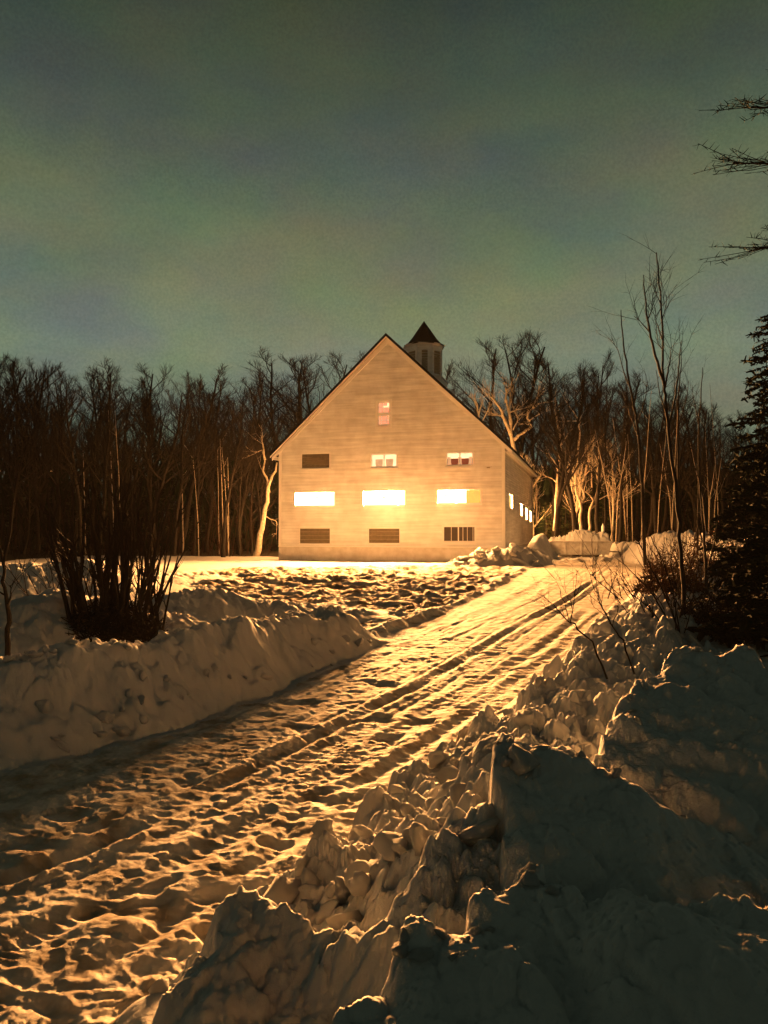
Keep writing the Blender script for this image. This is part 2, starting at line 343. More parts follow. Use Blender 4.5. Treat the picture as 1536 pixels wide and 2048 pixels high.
def terrain(X, Y):
    b = base_h(Y)
    sdr = poly_sd(X, Y, road_poly)
    sdc = poly_sd(X, Y, churn_poly)
    road = sstep(-.25, .15, sdr + .25*fbm(X*1.5, Y*1.5, 3, 5))
    churn = sstep(-.6, .6, sdc + .8*fbm(X*.6, Y*.6, 3, 8))*(1-road)
    # unploughed snow stands above the drive
    off = 1 - np.maximum(road, churn)
    rightside = sstep(-.5, 1.5, X - (Y-4)*.20 - .6)
    lvl = .18 + .30*rightside*sstep(30, 12, Y)
    flatfront = sstep(38, 43, Y)
    h = b + off*lvl*(1-.6*flatfront) + .10*off*fbm(X*.35, Y*.35, 4, 3)
    # drive: frozen tracks and lumps
    near = sstep(26, 6, Y)
    rough = sstep(-.9, .8, (X*.6 - (Y-6)*.42) + .35)*near    # right hand side close to the camera is more churned
    n = .011*fbm(X*9, Y*9, 4, 31) + .015*fbm(X*1.3, Y*1.3, 3, 37)
    n = n + (.45+.55*near)*.008*(ridged(X*3.4 + Y*.8, Y*6.5, 3, 41)-.6)*(0.55+rough)
    n = n + .008*(ridged(X*5.0 + Y*1.3, Y*9, 2, 42)-.5)
    n = n + rough*(.036*np.abs(fbm(X*5.2, Y*6.0, 4, 43)) - .015) + near*.014*lumps(X*9, Y*9, 3)*sstep(0.0, .35, fbm(X*1.1, Y*1.1, 2, 47)+.1)
    n = n - near*.040*sstep(.27, .42, fbm(X*2.0+9, Y*2.6, 2, 49))
    for rt, wd, dp in ((rutA, .10, .075), (rutB, .20, .022), (rutC, .12, .035), (rutD, .09, .04)):
        d, par, side = seg_dist(X, Y, rt)
        d = d + .05*fbm(X*3, Y*3, 2, 51)
        fade = .6 + .9*vn(par*2.1, par*0+3, 5)
        tread = 1 + .25*np.sin(par*60)*np.exp(-(d/.1)**2)
        n = n - dp*fade*np.exp(-(d/wd)**2)*tread + dp*.55*fade*np.exp(-((d-wd*2.0)/(wd*.8))**2)
    dA, pA, sA = seg_dist(X, Y, rutA); sa = dA*sA + .05*fbm(X*1.2, Y*1.2, 3, 55)
    for off_, dp, wd in ((-.42, .020, .05), (-.75, .014, .045), (.30, .022, .05), (.62, .012, .06), (.95, .020, .05), (1.35, .016, .05), (1.62, .022, .045), (2.0, .014, .05), (-1.15, .016, .05), (-1.5, .012, .05)):
        fd = sstep(-.25, .25, vn(pA*1.7+off_*9, pA*0+off_*5, 7))
        n = n - .7*dp*fd*np.exp(-((sa-off_)/wd)**2) + dp*.35*fd*np.exp(-((sa-off_-wd*1.9)/(wd*.8))**2)
    dcl, parc, _ = seg_dist(X, Y, rutB)
    n = n + .009*np.sin(dcl*21 + 5*fbm(X, Y, 3, 53))*sstep(2.4, 0, dcl)*sstep(-.2, .3, fbm(X*.7, Y*.7, 2, 54))
    h = h + road*n
    # churned yard in front of the barn
    c = .22*fbm(X*.6, Y*.6, 3, 61) + .13*ridged(X*1.1, Y*2.0, 4, 63) - .12 + .11*fbm(X*2.6, Y*3.4, 4, 65) + .10*lumps(X*1.6, Y*1.9, 67)
    h = h + churn*c*.82
    reg = np.where(road > .5, 1, 0); reg = np.where((churn > .5), 2, reg)
    # banks thrown up by the plough
    def put(h, hb, prof, name, amt, thr=.06):
        nonlocal reg
        reg = np.where((prof > 1e-4) & ((hb > h - .12) | (prof < .001)) if thr < .1 else (prof > thr - .04) & (hb > h - .12), name, reg)
        return np.maximum(h, hb)
    det = .06*fbm(X*3, Y*3, 4, 71) + .10*lumps(X*2.3, Y*2.3, 75) + .05*lumps(X*6, Y*6, 76)
    fine = .012*fbm(X*14, Y*14, 3, 77)
    for pts, w, wb, idn, sharp, flat in ((bank4, 2.6, 2.4, 6, .8, .4), (bank3, 1.8, 1.8, 5, .75, .4), (bank2, 1.5, 1.5, 4, .8, .3), (bank1, .66, .9, 3, .80, .16)):
        hb, prof = ridge_h(X, Y, pts, w, wb, flat, sharp, .22, idn*7)
        crest = sstep(.45, .95, prof)
        hb = hb + prof.clip(0, 1)*0 + sstep(0.02, .4, prof)*(.9*det*(.25+.9*crest) + fine)
        hb = np.where(prof <= .001, -9, hb)
        h = put(h, hb, prof, idn, 1)
    for pts, w, idn, sharp, flat, a in ((corner, 1.1, 8, .8, .3, 1.0), (hump, .9, 9, 1.0, .15, .35), (farbank, 1.1, 10, .8, .3, .7)):
        hb, prof = ridge_h(X, Y, pts, w, w, flat, sharp, .2, idn*7)
        hb = hb + sstep(0.02, .4, prof)*a*(.35*lumps(X*1.4, Y*1.4, 81)*.5 + det)
        hb = np.where(prof <= .001, -9, hb)
        h = put(h, hb, prof, idn, 1)
    # rubble berm right of the drive
    hb, prof = ridge_h(X, Y, berm, 1.05, 1.4, .35, .75, .45, 91)
    # side>0 = right of travel (towards the drive because the line runs to the camera)
    big = sstep(4, 11, Y); lum = (.12+.14*big)*lumps(X*2.2, Y*2.2, 93) + .085*lumps(X*4.6+.3, Y*4.6, 95) + .038*lumps(X*9.5, Y*9.5, 97) + .014*lumps(X*21, Y*21, 98) + .012*fbm(X*26, Y*26, 3, 99) + .05*fbm(X*3, Y*3, 3, 100)
    rub = sstep(0.0, .30, prof + .25*fbm(X*1.8, Y*1.8, 3, 101))
    hb = np.where(prof <= .001, -9, hb - .14 + lum)
    h = put(h, hb, prof, 7, 1, .12)
    hs_, prof = ridge_h(X, Y, shoulder, .9, .8, .12, .8, .25, 92)
    hs_ = np.where(prof <= .001, -9, hs_ - .06 + lum)
    h = put(h, hs_, prof, 7, 1, .12)
    spread = sstep(-.9, .1, -np.abs(sdr + .25))*sstep(16, 7, Y)*sstep(-.3, .6, X*.6 - (Y-6)*.1)
    h = h + spread*.45*lum*(reg != 7)*sstep(.0, .2, fbm(X*2.2, Y*2.2, 3, 103)+.05)
    # ragged right side
    rs = rightside*sstep(9, 14, Y)*off
    h = h + rs*(.30*lumps(X*1.1, Y*1.1, 105)*.6 + .2*lumps(X*2.9, Y*2.9, 107)*.5)
    # the big bank beside the camera
    for poly, pl, k, idn in ((lobeD, (.2, 3.6, .30), 2.6, 14), (lobeB, plB, 3.5, 12), (lobeA, plA, 11, 11), (lobeC, plC, 7.0, 13)):
        hl, sd = lobe_h(X, Y, poly, pl, k, idn*11, .06)
        if idn == 11: hl = hl - .55*np.clip(X-1.08, 0, None)
        edge = np.exp(-np.abs(sd)/.09)
        hl = hl + .09*fbm(X*2.0, Y*2.0, 3, 121) + .07*(lumps(X*1.9, Y*1.9, 122)-.3)*sstep(0, .25, sd) + (.030*fbm(X*7, Y*7, 4, 120) + .03*lumps(X*6.3, Y*6.3, 119)*sstep(-.1, .3, fbm(X*1.7, Y*1.7, 2, 118)) + .010*lumps(X*15, Y*15, 117))*sstep(0, .12, sd) + edge*(.024*lumps(X*11, Y*11, 123) + .035*lumps(X*4.3, Y*4.3, 125) + .016*fbm(X*16, Y*16, 4, 127)) + .006*fbm(X*30, Y*30, 3, 129) + .05*fbm(X*1.3, Y*1.3, 2, 130)
        m = hl > h
        reg = np.where(m, 11, reg); h = np.maximum(h, hl)
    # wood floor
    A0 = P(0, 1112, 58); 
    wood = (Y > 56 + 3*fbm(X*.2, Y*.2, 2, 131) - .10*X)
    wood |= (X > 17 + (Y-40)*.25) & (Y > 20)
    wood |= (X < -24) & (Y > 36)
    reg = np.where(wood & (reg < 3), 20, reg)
    return h, reg

# columns are dense where the place is seen from close up
cu = np.arange(-.62, .6201, .00175)
outer = .62*np.exp(np.arange(1, 46)*.045)
cu = np.concatenate([-outer[::-1], cu, outer])
rows = [1.15]
while rows[-1] < 62: rows.append(rows[-1]*(1.0030 if 8 < rows[-1] < 19 else 1.0043))
while rows[-1] < 260: rows.append(rows[-1]*1.03)
rows = np.array(rows)
UU, YY = np.meshgrid(cu, rows)
XX = UU*YY
HH, RG = terrain(XX, YY)
nr, nc = XX.shape
# normals from the whole sheet, so that pieces meet without a seam
V = np.stack([XX, YY, HH], -1)
dr = np.gradient(V, axis=0); dc = np.gradient(V, axis=1)
N = np.cross(dc, dr); N /= np.linalg.norm(N, axis=-1, keepdims=True)
fr = RG[:-1, :-1]
names = {
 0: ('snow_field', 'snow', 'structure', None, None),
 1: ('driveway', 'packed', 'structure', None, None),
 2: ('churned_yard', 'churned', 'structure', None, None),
 20: ('forest_floor', 'shade_floor', 'structure', None, None),
 3: ('snow_bank', 'snow', None, 'long ploughed snow bank along the left edge of the driveway, its crest thinly lit', 'snow bank'),
 4: ('snow_bank', 'snow', None, 'rounded snow bank between the shrub and the churned yard, behind the long driveway bank', 'snow bank'),
 5: ('snow_bank', 'snow', None, 'dark rounded snow hump between the left edge tree and the shrub', 'snow bank'),
 6: ('snow_bank', 'snow', None, 'brightly lit rumpled snow ridge behind the shrub, at the foot of the left woods', 'snow bank'),
 7: ('snow_rubble_bank', 'snow', None, 'broken lumpy snow rubble pushed up along the right edge of the driveway', 'snow bank'),
 8: ('snow_pile', 'snow', None, 'low crumbly snow pile at the right front corner of the barn', 'snow pile'),
 9: ('snow_pile', 'snow', None, 'smooth orange lit snow mound between the barn side wall and the trailer', 'snow pile'),
 10: ('snow_bank', 'snow', None, 'thin far snow bank running right from the heaped trailer to the brush', 'snow bank'),
 11: ('snow_bank', 'snow', None, 'huge dark snow bank filling the lower right corner beside the camera, rims lit', 'snow bank'),
}
idx = np.arange(nr*nc).reshape(nr, nc)
for rid, (nm, mt, kind, lab, cat) in names.items():
    m = fr == rid
    if not m.any(): continue
    q = np.stack([idx[:-1, :-1][m], idx[:-1, 1:][m], idx[1:, 1:][m], idx[1:, :-1][m]], 1)
    uq, inv = np.unique(q, return_inverse=True); inv = inv.reshape(q.shape)
    me = bpy.data.meshes.new(nm)
    co = V.reshape(-1, 3)[uq].astype(np.float32)
    me.vertices.add(len(uq)); me.vertices.foreach_set('co', co.ravel())
    me.loops.add(q.size); me.loops.foreach_set('vertex_index', inv.ravel().astype(np.int32))
    me.polygons.add(len(q)); me.polygons.foreach_set('loop_start', np.arange(0, q.size, 4, dtype=np.int32))
    me.update(calc_edges=True)
    me.polygons.foreach_set('use_smooth', np.ones(len(q), bool))
    me.normals_split_custom_set_from_vertices(N.reshape(-1, 3)[uq].astype(np.float32))
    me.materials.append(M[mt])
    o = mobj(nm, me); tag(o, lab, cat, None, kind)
# the land beyond and behind
mb = MB(); mb.quad((-500,-300,-1.0),(500,-300,-1.0),(500,600,-1.0),(-500,600,-1.0)); tag(mb.build('terrain', M['shade_floor']), kind='structure')
def ground_at(x, y):
    i = int(np.clip(np.searchsorted(rows, y), 1, len(rows)-1)); fy = min(max((y-rows[i-1])/(rows[i]-rows[i-1]), 0), 1); u = x/y
    j = int(np.clip(np.searchsorted(cu, u), 1, len(cu)-1)); fx = min(max((u-cu[j-1])/(cu[j]-cu[j-1]), 0), 1)
    return float((HH[i-1, j-1]*(1-fx)+HH[i-1, j]*fx)*(1-fy) + (HH[i, j-1]*(1-fx)+HH[i, j]*fx)*fy)

# ------------------------------------------------------------------ the barn
YAW = math.radians(-15.0)
BC = Vector((.22, 47.95, 0)); W = 14.4; HW = W/2; D = 23.0; EV = 7.2; RZ = 14.0; SL = (RZ-EV)/HW
barn = empty('barn', BC, YAW)
tag(barn, 'large white clapboard barn with steep gable, cupola and brightly lit windows', 'barn')
ex = Vector((math.cos(YAW), math.sin(YAW), 0)); ey = Vector((-math.sin(YAW), math.cos(YAW), 0))
def fac(px, py, y=0.0):                    # picture point -> (u, z) on the front wall
    r = ray(px, py); o = Vector((0, 0, EYE)); n = ey
    t = (BC + ey*y - o).dot(n)/r.dot(n); p = o + r*t
    return (p-BC).dot(ex), p.z
def rect(x0, y0, x1, y1):
    a = fac(x0, (y0+y1)/2)[0]; b = fac(x1, (y0+y1)/2)[0]; t = fac((x0+x1)/2, y0)[1]; c = fac((x0+x1)/2, y1)[1]
    return a, b, c, t
front = [('attic', rect(754,802,781,852)), ('boarded', rect(604,908,659,936)), ('cur1', rect(743,909,793,934)), ('cur2', rect(894,906,945,931)),
         ('lit1', rect(591,985,669,1011)), ('lit2', rect(727,982,810,1010)), ('lit3', rect(876,980,961,1006)),
         ('boarded2', rect(600,1056,660,1087)), ('boarded3', rect(738,1056,799,1086)), ('sash', rect(888,1054,949,1084))]
FOUND = 1.05
def clap(boards, u0f, u1f, z0, z1, holes, y, mbk, step=.155):
    z = z0
    while z < z1:
        zt = min(z+step, z1)
        zm = (z+zt)/2
        cuts = sorted((a-.02, b+.02) for a, b, c, t in holes if c-.02 < zm < t+.02)
        lo, hi = u0f(zm), u1f(zm)
        cur = lo
        spans = []
        for a, b in cuts:
            if a > cur: spans.append((cur, a))
            cur = max(cur, b)
        if hi > cur: spans.append((cur, hi))
        for a, b in spans:
            if b-a < .03: continue
            sl = SL if (z > EV and (a == lo)) else 0; sr = SL if (z > EV and (b == hi)) else 0
            hz = (zt-z)/2
            al = a-(hz/sl if sl else 0); ar = a+(hz/sl if sl else 0); bl = b+(hz/sr if sr else 0); br = b-(hz/sr if sr else 0)
            if br < ar: br = ar+.001
            # split into random lengths, each board a hair out of line
            xs = [0.0]; 
            while xs[-1] < 1: xs.append(min(1, xs[-1] + rng.uniform(2.2, 5.0)/(b-a)))
            for i in range(len(xs)-1):
                f0, f1 = xs[i], xs[i+1]
                g = .0015 if i else 0
                j = rng.uniform(-.004, .004); jz = rng.uniform(-.006, .006)
                A = mbk.v.__len__()
                lo0 = al+(bl-al)*f0+g; lo1 = al+(bl-al)*f1; up0 = ar+(br-ar)*f0+g; up1 = ar+(br-ar)*f1
                yb = y-.040+j; yt = y-.006
                mbk.v += [(lo0, y+.01, z+jz), (lo1, y+.01, z+jz), (lo1, yb, z+jz), (lo0, yb, z+jz), (up0, yt, zt), (up1, yt, zt), (up0, y+.01, zt), (up1, y+.01, zt)]
                mbk.f += [(A+0, A+1, A+2, A+3), (A+3, A+2, A+5, A+4), (A+0, A+3, A+4, A+6), (A+1, A+7, A+5, A+2)]
        z += step
holes = [r for _, r in front]
mb = MB()
uL = lambda z: -HW if z < EV else -HW + (z-EV)/SL
clap(None, uL, lambda z: -uL(z), FOUND, RZ-.12, holes, 0, mb)
tag(mb.build('front_clapboards', M['clap'], barn), kind='stuff')
# wall core: front wall panels round the openings (grid of boxes), back and sides
def wall_with_holes(mbk, outline_x0, outline_x1, z0, z1, holes, y0, y1):
    zs = sorted({z0, z1} | {max(z0, min(z1, v)) for h_ in holes for v in (h_[2], h_[3])})
    for a, b in zip(zs[:-1], zs[1:]):
        if b-a < 1e-4: continue
        zm = (a+b)/2; cur = outline_x0
        for h0, h1, _, _ in sorted(h_ for h_ in holes if h_[2] < zm < h_[3]):
            if h0 > cur: mbk.box(cur, h0, y0, y1, a, b)
            cur = h1
        if outline_x1 > cur: mbk.box(cur, outline_x1, y0, y1, a, b)
mb = MB(); wall_with_holes(mb, -HW, HW, 0, EV, [h_ for h_ in holes if h_[3] < EV], .012, .20)
at = front[0][1]
def gable(mbk, y0, y1):
    za = EV+.001
    mbk.prism([(-HW, za), (HW, za), (HW-(at[2]-za)/SL, at[2]), (-HW+(at[2]-za)/SL, at[2])], y0, y1)
    mbk.prism([(-HW+(at[2]-za)/SL, at[2]), (at[0], at[2]), (at[0], at[3]), (-HW+(at[3]-za)/SL, at[3])], y0, y1)
    mbk.prism([(at[1], at[2]), (HW-(at[2]-za)/SL, at[2]), (HW-(at[3]-za)/SL, at[3]), (at[1], at[3])], y0, y1)
    mbk.prism([(-HW+(at[3]-za)/SL, at[3]), (HW-(at[3]-za)/SL, at[3]), (0, RZ)], y0, y1)
gable(mb, .012, .20)
mb.build('front_wall', M['clap'], barn)
mb = MB(); mb.prism([(-HW,0),(HW,0),(HW,EV),(0,RZ),(-HW,EV)], D-.2, D); mb.build('rear_wall', M['clap'], barn)
# side walls with a row of four openings
def side_pt(px, py):
    r = ray(px, py); o = Vector((0,0,EYE)); c = BC + ex*HW
    t = (c-o).dot(ex)/r.dot(ex); p = o+r*t
    return (p-BC).dot(ey), p.z
sw = []
for (x0, x1, yt, yb) in ((1017.2,1023.4,988,1016), (1038.6,1043.0,1008,1031), (1049.4,1053.0,1017,1039), (1057.8,1061.0,1023,1043)):
    a = side_pt(x0, (yt+yb)/2)[0]; b = side_pt(x1, (yt+yb)/2)[0]; t = side_pt((x0+x1)/2, yt)[1]; c = side_pt((x0+x1)/2, yb)[1]
    sw.append((a, b, c, t))

sw_m = [(-b, -a, c, t) for a, b, c, t in sw]
for sgn in (1, -1):
    x0, x1 = (.2, D-.2) if sgn > 0 else (-(D-.2), -.2)
    hs = sw if sgn > 0 else sw_m
    s_ = MB(); wall_with_holes(s_, x0, x1, 0, EV, hs, .012, .20)
    wl = s_.build('side_wall', M['clap'], barn); wl.location = (sgn*HW, 0, 0); wl.rotation_euler = (0, 0, sgn*math.radians(90))
    s_ = MB(); clap(None, lambda z: (0.0 if sgn > 0 else -D), lambda z: (D if sgn > 0 else 0.0), FOUND, EV-.10, hs, 0, s_)
    cb = s_.build('side_clapboards', M['clap'], barn); cb.location = wl.location; cb.rotation_euler = wl.rotation_euler
    tag(cb, kind='stuff')
# foundation skirt and water table ledge
mb = MB(); mb.box(-HW-.02, HW+.02, -.045, .01, -.5, FOUND-.07); mb.box(HW-.01, HW+.04, .012, D, -.5, FOUND-.07); mb.box(-HW-.04, -HW+.01, .012, D, -.5, FOUND-.07)
mb.build('foundation', M['found'], barn)
mb = MB(); mb.box(-HW-.05, HW+.05, -.085, .0, FOUND-.068, FOUND-.01); mb.box(HW+.002, HW+.08, .002, D, FOUND-.068, FOUND-.01)
mb.build('water_table', M['trim'], barn)
for u in (-HW-.025, HW-.145):
    mb = MB(); mb.box(u, u+.17, -.058, -.031, FOUND, EV+.02); mb.build('corner_board', M['trim'], barn)
mb = MB(); mb.box(HW+.031, HW+.056, -.03, .14, FOUND, EV-.05); mb.build('corner_board', M['trim'], barn)
# roof: two slabs with overhang, rake boards under them
OH = .42; SO = .50; TH = .20
nl = math.hypot(1, SL)
for sgn in (-1, 1):
    xe = HW+SO; ze = EV-SO*SL
    mb = MB()
    pts = [(0, RZ+.03), (sgn*xe, ze+.03), (sgn*xe, ze+.03+TH), (0, RZ+.03+TH)]
    if sgn < 0: pts = pts[::-1]
    mb.prism(pts, -OH, D+OH)
    mb.build('roof', M['shingle'], barn)
    mb = MB(); bw = .30
    pts = [(sgn*.001, RZ+.025), (sgn*(xe-.02), ze+.045), (sgn*(xe-.02), ze+.045-bw*.8), (sgn*.001, RZ+.025-bw*1.25)]
    if sgn > 0: pts = pts[::-1]
    mb.prism(pts, -.105, -.034)
    mb.build('rake_board', M['trim'], barn)
    mb = MB(); pts = [(sgn*.001, RZ+.027), (sgn*(xe-.012), ze+.047), (sgn*(xe-.012), ze+.047-.10), (sgn*.001, RZ+.027-.115)]
    if sgn > 0: pts = pts[::-1]
    mb.prism(pts, -OH+.01, -OH+.05); mb.build('rake_fascia', M['trim'], barn)
    mb = MB(); mb.box(*(sorted((sgn*(HW+.002), sgn*(xe-.03)))), -.03, D, EV-SO*SL-.02, EV-SO*SL+.02)
    mb.box(*(sorted((sgn*(xe-.03), sgn*(xe+.0)))), -.10, D, EV-SO*SL-.12, EV-SO*SL+.06)
    mb.build('eave_soffit', M['trim'], barn)
    mb = MB(); mb.box(*(sorted((sgn*(HW+.0), sgn*(HW+.045)))), -.03, D, EV-.55, EV-.10-.0); mb.build('frieze_board', M['trim'], barn)

def window(name, r, parent, kind, label=None):
    a, b, c, t = r
    o = empty(name, parent=parent)
    if label: o['label'] = label
    fr_ = MB(); tw = .085 if kind != 'sash' else .11
    y0, y1 = -.055, .02
    if kind == 'boarded': tw = .05; y0 = -.034
    fr_.box(a-tw, a, y0, y1, c-tw, t+tw); fr_.box(b, b+tw, y0, y1, c-tw, t+tw)
    fr_.box(a, b, y0, y1, t, t+tw); fr_.box(a, b, y0, y1, c-tw, c)
    fr_.build('frame', M['trim'], o)
    if kind in ('cur', 'lit', 'sash', 'attic', 'boarded'):
        sl_ = MB(); sl_.box(a-tw-.03, b+tw+.03, y0-.05, y0-.002, c-tw-.05, c-tw); sl_.build('sill', M['trim'], o)
    return o
def bars(o, xs, zs, a, b, c, t, y, wd=.028, m='trim', name='glazing_bar'):
    for x in xs:
        q = MB(); q.box(x-wd/2, x+wd/2, y-.012, y+.012, c, t); q.build(name, M[m], o)
    for z in zs:
        q = MB(); q.box(a, b, y-.0105, y+.0105, z-wd/2, z+wd/2); q.build(name, M[m], o)
def pane(o, a, b, c, t, y, m, name='pane', th=.006):
    q = MB(); q.box(a, b, y, y+th, c, t); return q.build(name, M[m], o)
R = dict(front)
# attic: double hung sash, six over six, red lit room behind
a, b, c, t = R['attic']; o = window('window', R['attic'], barn, 'attic', 'small upright attic window high in the gable, glowing red and peach')
mz = c + (t-c)*.475
pane(o, a, b, c, t, .17, 'glow_red', 'lit_room', .02)
pane(o, a+.02, b-.02, mz, t-.02, .075, 'glass'); pane(o, a+.02, b-.02, c+.02, mz, .055, 'glass')
for (z0, z1, yy) in ((mz, t, .07), (c, mz, .05)):
    s_ = MB(); w_ = .10
    s_.box(a, a+w_, yy-.02, yy+.004, z0, z1); s_.box(b-w_, b, yy-.02, yy+.004, z0, z1); s_.box(a+w_, b-w_, yy-.02, yy+.004, z1-w_, z1); s_.box(a+w_, b-w_, yy-.02, yy+.004, z0, z0+w_)
    s_.build('sash', M['trim'], o)
    bars(o, [a+(b-a)/3, a+2*(b-a)/3] if z0 == c else [a+(b-a)*.47], [(z0+z1)/2], a+w_, b-w_, z0+w_, z1-w_, yy-.004, .022)
lt = MB(); lt.box(a+(b-a)*.72, b-.07, .13, .165, mz+(t-mz)*.52, t-.10); lt.box(a+(b-a)*.4, a+(b-a)*.72, .13, .165, mz+(t-mz)*.52, mz+(t-mz)*.66)
lt.build('backlit_curtain', M['curtain'], o)
# boarded openings
for k, lab in (('boarded', 'brown boarded opening, leftmost of the row below the gable'), ('boarded2', 'brown boarded opening at ground level, leftmost of the bottom row'), ('boarded3', 'brown boarded opening at ground level under the brightest window')):
    a, b, c, t = R[k]; o = window('boarded_window', R[k], barn, 'boarded', lab)
    n = 4; 
    for i in range(n):
        z0 = c+(t-c)*i/n; q = MB(); q.box(a+.004, b-.004, .012+.004*(i % 2), .04, z0+.006, c+(t-c)*(i+1)/n); q.build('plank', M['board'], o)
# curtained windows
def drape(mbk, x0, x1, z0, z1, y, flare=0.0, n=7):
    for i in range(n):
        f0, f1 = i/n, (i+1)/n
        for (za, zb, e0, e1) in ((z0, z0+(z1-z0)*.35, flare, 0), (z0+(z1-z0)*.35, z1, 0, 0)):
            xc = (x0+x1)/2; hw = (x1-x0)/2
            def px_(f, e): return xc + (2*f-1)*(hw+e)
            d0 = .02*math.sin(i*2.4); d1 = .02*math.sin((i+1)*2.4)
            mbk.quad((px_(f0, e0), y+d0, za), (px_(f1, e0), y+d1, za), (px_(f1, e1), y+d1, zb), (px_(f0, e1), y+d0, zb))
for k, back, lab in (('cur1', 'glow_peach', 'middle upper window with pale tied curtains and a peach glow'), ('cur2', 'glow_dark', 'right upper window with pale valance over a dark red room')):
    a, b, c, t = R[k]; o = window('window', R[k], barn, 'cur', lab)
    pane(o, a, b, c, t, .175, back, 'lit_room', .02)
    mid = (a+b)/2
    for x0, x1 in ((a, mid-.02), (mid+.02, b)):
        q = MB(); drape(q, x0+.01, x1-.01, t-(t-c)*(.36 if k == 'cur1' else .42), t-.01, .12, 0, 9); q.build('valance', M['curtain'], o)
        pane(o, x0, x1, c, t, .05, 'glass')
    for i, x in enumerate((a+.13, mid, b-.14)):
        q = MB(); drape(q, x-.10, x+.10, c+.03 if k == 'cur1' else c+.02, t-(t-c)*.30, .10, .05, 4); q.build('curtain', M['curtain'] if k == 'cur1' else M['glow_peach'], o)
    bars(o, [mid], [], a, b, c, t, .04, .05)
# blazing transom windows
LIT = []
for k, lab in (('lit1', 'long low window blazing white, leftmost of the lit row'), ('lit2', 'long low window blazing white, the brightest, in the middle of the lit row'), ('lit3', 'long low lit window, right end dimmer and yellow')):
    a, b, c, t = R[k]; o = window('lit_window', R[k], barn, 'lit', lab)
    full = k != 'lit3'; bb = b if full else a+(b-a)*.66
    pane(o, a, bb, c, t, .14, 'glow', 'lit_room', .02)
    if not full:
        pane(o, bb, b, c, t, .15, 'glow_yellow', 'lit_room', .02); q = MB(); drape(q, bb+.05, b-.15, c, c+(t-c)*.62, .12, 0, 6); q.build('curtain', M['glow_yellow'], o)
    pane(o, a, b, c, t, .06, 'glass')
    LIT.append((o, a, bb, c, t, k))
# bottom right: slider with bars
a, b, c, t = R['sash']; o = window('window', R['sash'], barn, 'sash', 'dark two pane sliding window at ground level near the right corner')
mid = a+(b-a)*.47
pane(o, a, mid, c, t, .07, 'darkglass'); pane(o, mid, b, c, t, .085, 'darkglass')
bars(o, [mid], [], a, b, c, t, .05, .07); bars(o, [a+(mid-a)*.5, mid+(b-mid)*.28, mid+(b-mid)*.55, b-.10], [], a, b, c, t, .06, .025, 'trim')
bars(o, [], [c+.04], a, b, c, t, .06, .05)
# small bracket with its streak near the right corner
u, z = fac(977, 935); mb = MB(); mb.box(u-.09, u+.09, -.14, -.03, z-.035, z+.02); mb.box(u-.20, u+.22, -.045, -.031, z+.02, z+.035); mb.build('wall_bracket', M['louver'], barn)
# side windows
SIDEL = []
for sgn in (1, -1):
    for i, r in enumerate(sw if sgn > 0 else sw_m):
        if sgn < 0: continue
        o = window('side_window', r, barn, 'lit', ('first', 'second', 'third', 'fourth')[i] + ' lit window along the right side wall from the front corner')
        o.location = (sgn*HW, 0, 0); o.rotation_euler = (0, 0, sgn*math.radians(90))
        pane(o, r[0], r[1], r[2], r[3], .13, 'glow_yellow', 'lit_room', .02); pane(o, r[0], r[1], r[2], r[3], .06, 'glass')
# cupola: eight sided lantern with louvres and a flared pointed roof
cz = 8.7*1.2; cu_ = empty('cupola', (0.10, cz, 0), 0, barn)
CR = 1.42; ZB = 12.6; ZT = 15.75
mb = MB(); mb.box(-1.5, 1.5, -1.5, 1.5, 12.3, 13.25); mb.box(-1.58, 1.58, -1.58, 1.58, 13.25, 13.36); mb.build('base', M['clap'], cu_)
AN = [math.radians(22.5+45*i + 14) for i in range(8)]
pt = [(CR*math.cos(a_), CR*math.sin(a_)) for a_ in AN]
for i in range(8):
    p0 = Vector((*pt[i], 0)); p1 = Vector((*pt[(i+1) % 8], 0)); mid_ = (p0+p1)/2; w_ = (p1-p0).length; ang = math.atan2((p1-p0).y, (p1-p0).x)
    q = MB(); z0, z1 = 13.36, ZT
    f_ = w_*.17 if i % 2 == 0 else w_*.30
    q.box(-w_/2+.002, -w_/2+f_, -.03, .03, z0, z1); q.box(w_/2-f_, w_/2-.002, -.03, .03, z0, z1); q.box(-w_/2+f_, w_/2-f_, -.03, .03, z0, z0+.24); q.box(-w_/2+f_, w_/2-f_, -.03, .03, z1-.42, z1)
    wl = q.build('wall_panel', M['clap'], cu_); wl.location = mid_; wl.rotation_euler = (0, 0, ang)
    n = 9
    for j in range(n):
        q = MB(); zz = z0+.24 + (z1-z0-.66)*j/n; hz = (z1-z0-.66)/n
        xs = w_/2-f_; q.v = [(-xs, -.02, zz), (xs, -.02, zz), (xs, .03, zz+hz*.9), (-xs, .03, zz+hz*.9), (-xs, -.005, zz), (xs, -.005, zz), (xs, .045, zz+hz*.9), (-xs, .045, zz+hz*.9)]
        q.f = [(0,1,2,3), (7,6,5,4), (0,4,5,1), (3,2,6,7)]
        sl_ = q.build('louver', M['louver'], wl)
mb = MB(); mb.tube([(0,0,ZT-.02),(0,0,ZT+.10)], [CR+.10, CR+.22], 8); mb.build('cornice', M['trim'], cu_)
prof = [(1.62, ZT+.06), (1.60, ZT+.10), (1.30, ZT+.28), (.98, ZT+.66), (.5, ZT+1.36), (.06, ZT+1.98), (.03, ZT+2.05)]
mb = MB(); b0 = 0
for r_, z_ in prof:
    for a_ in AN: mb.v.append((r_*math.cos(a_), r_*math.sin(a_), z_))
for k in range(len(prof)-1):
    for i in range(8):
        j = (i+1) % 8; mb.f.append((k*8+i, k*8+j, (k+1)*8+j, (k+1)*8+i))
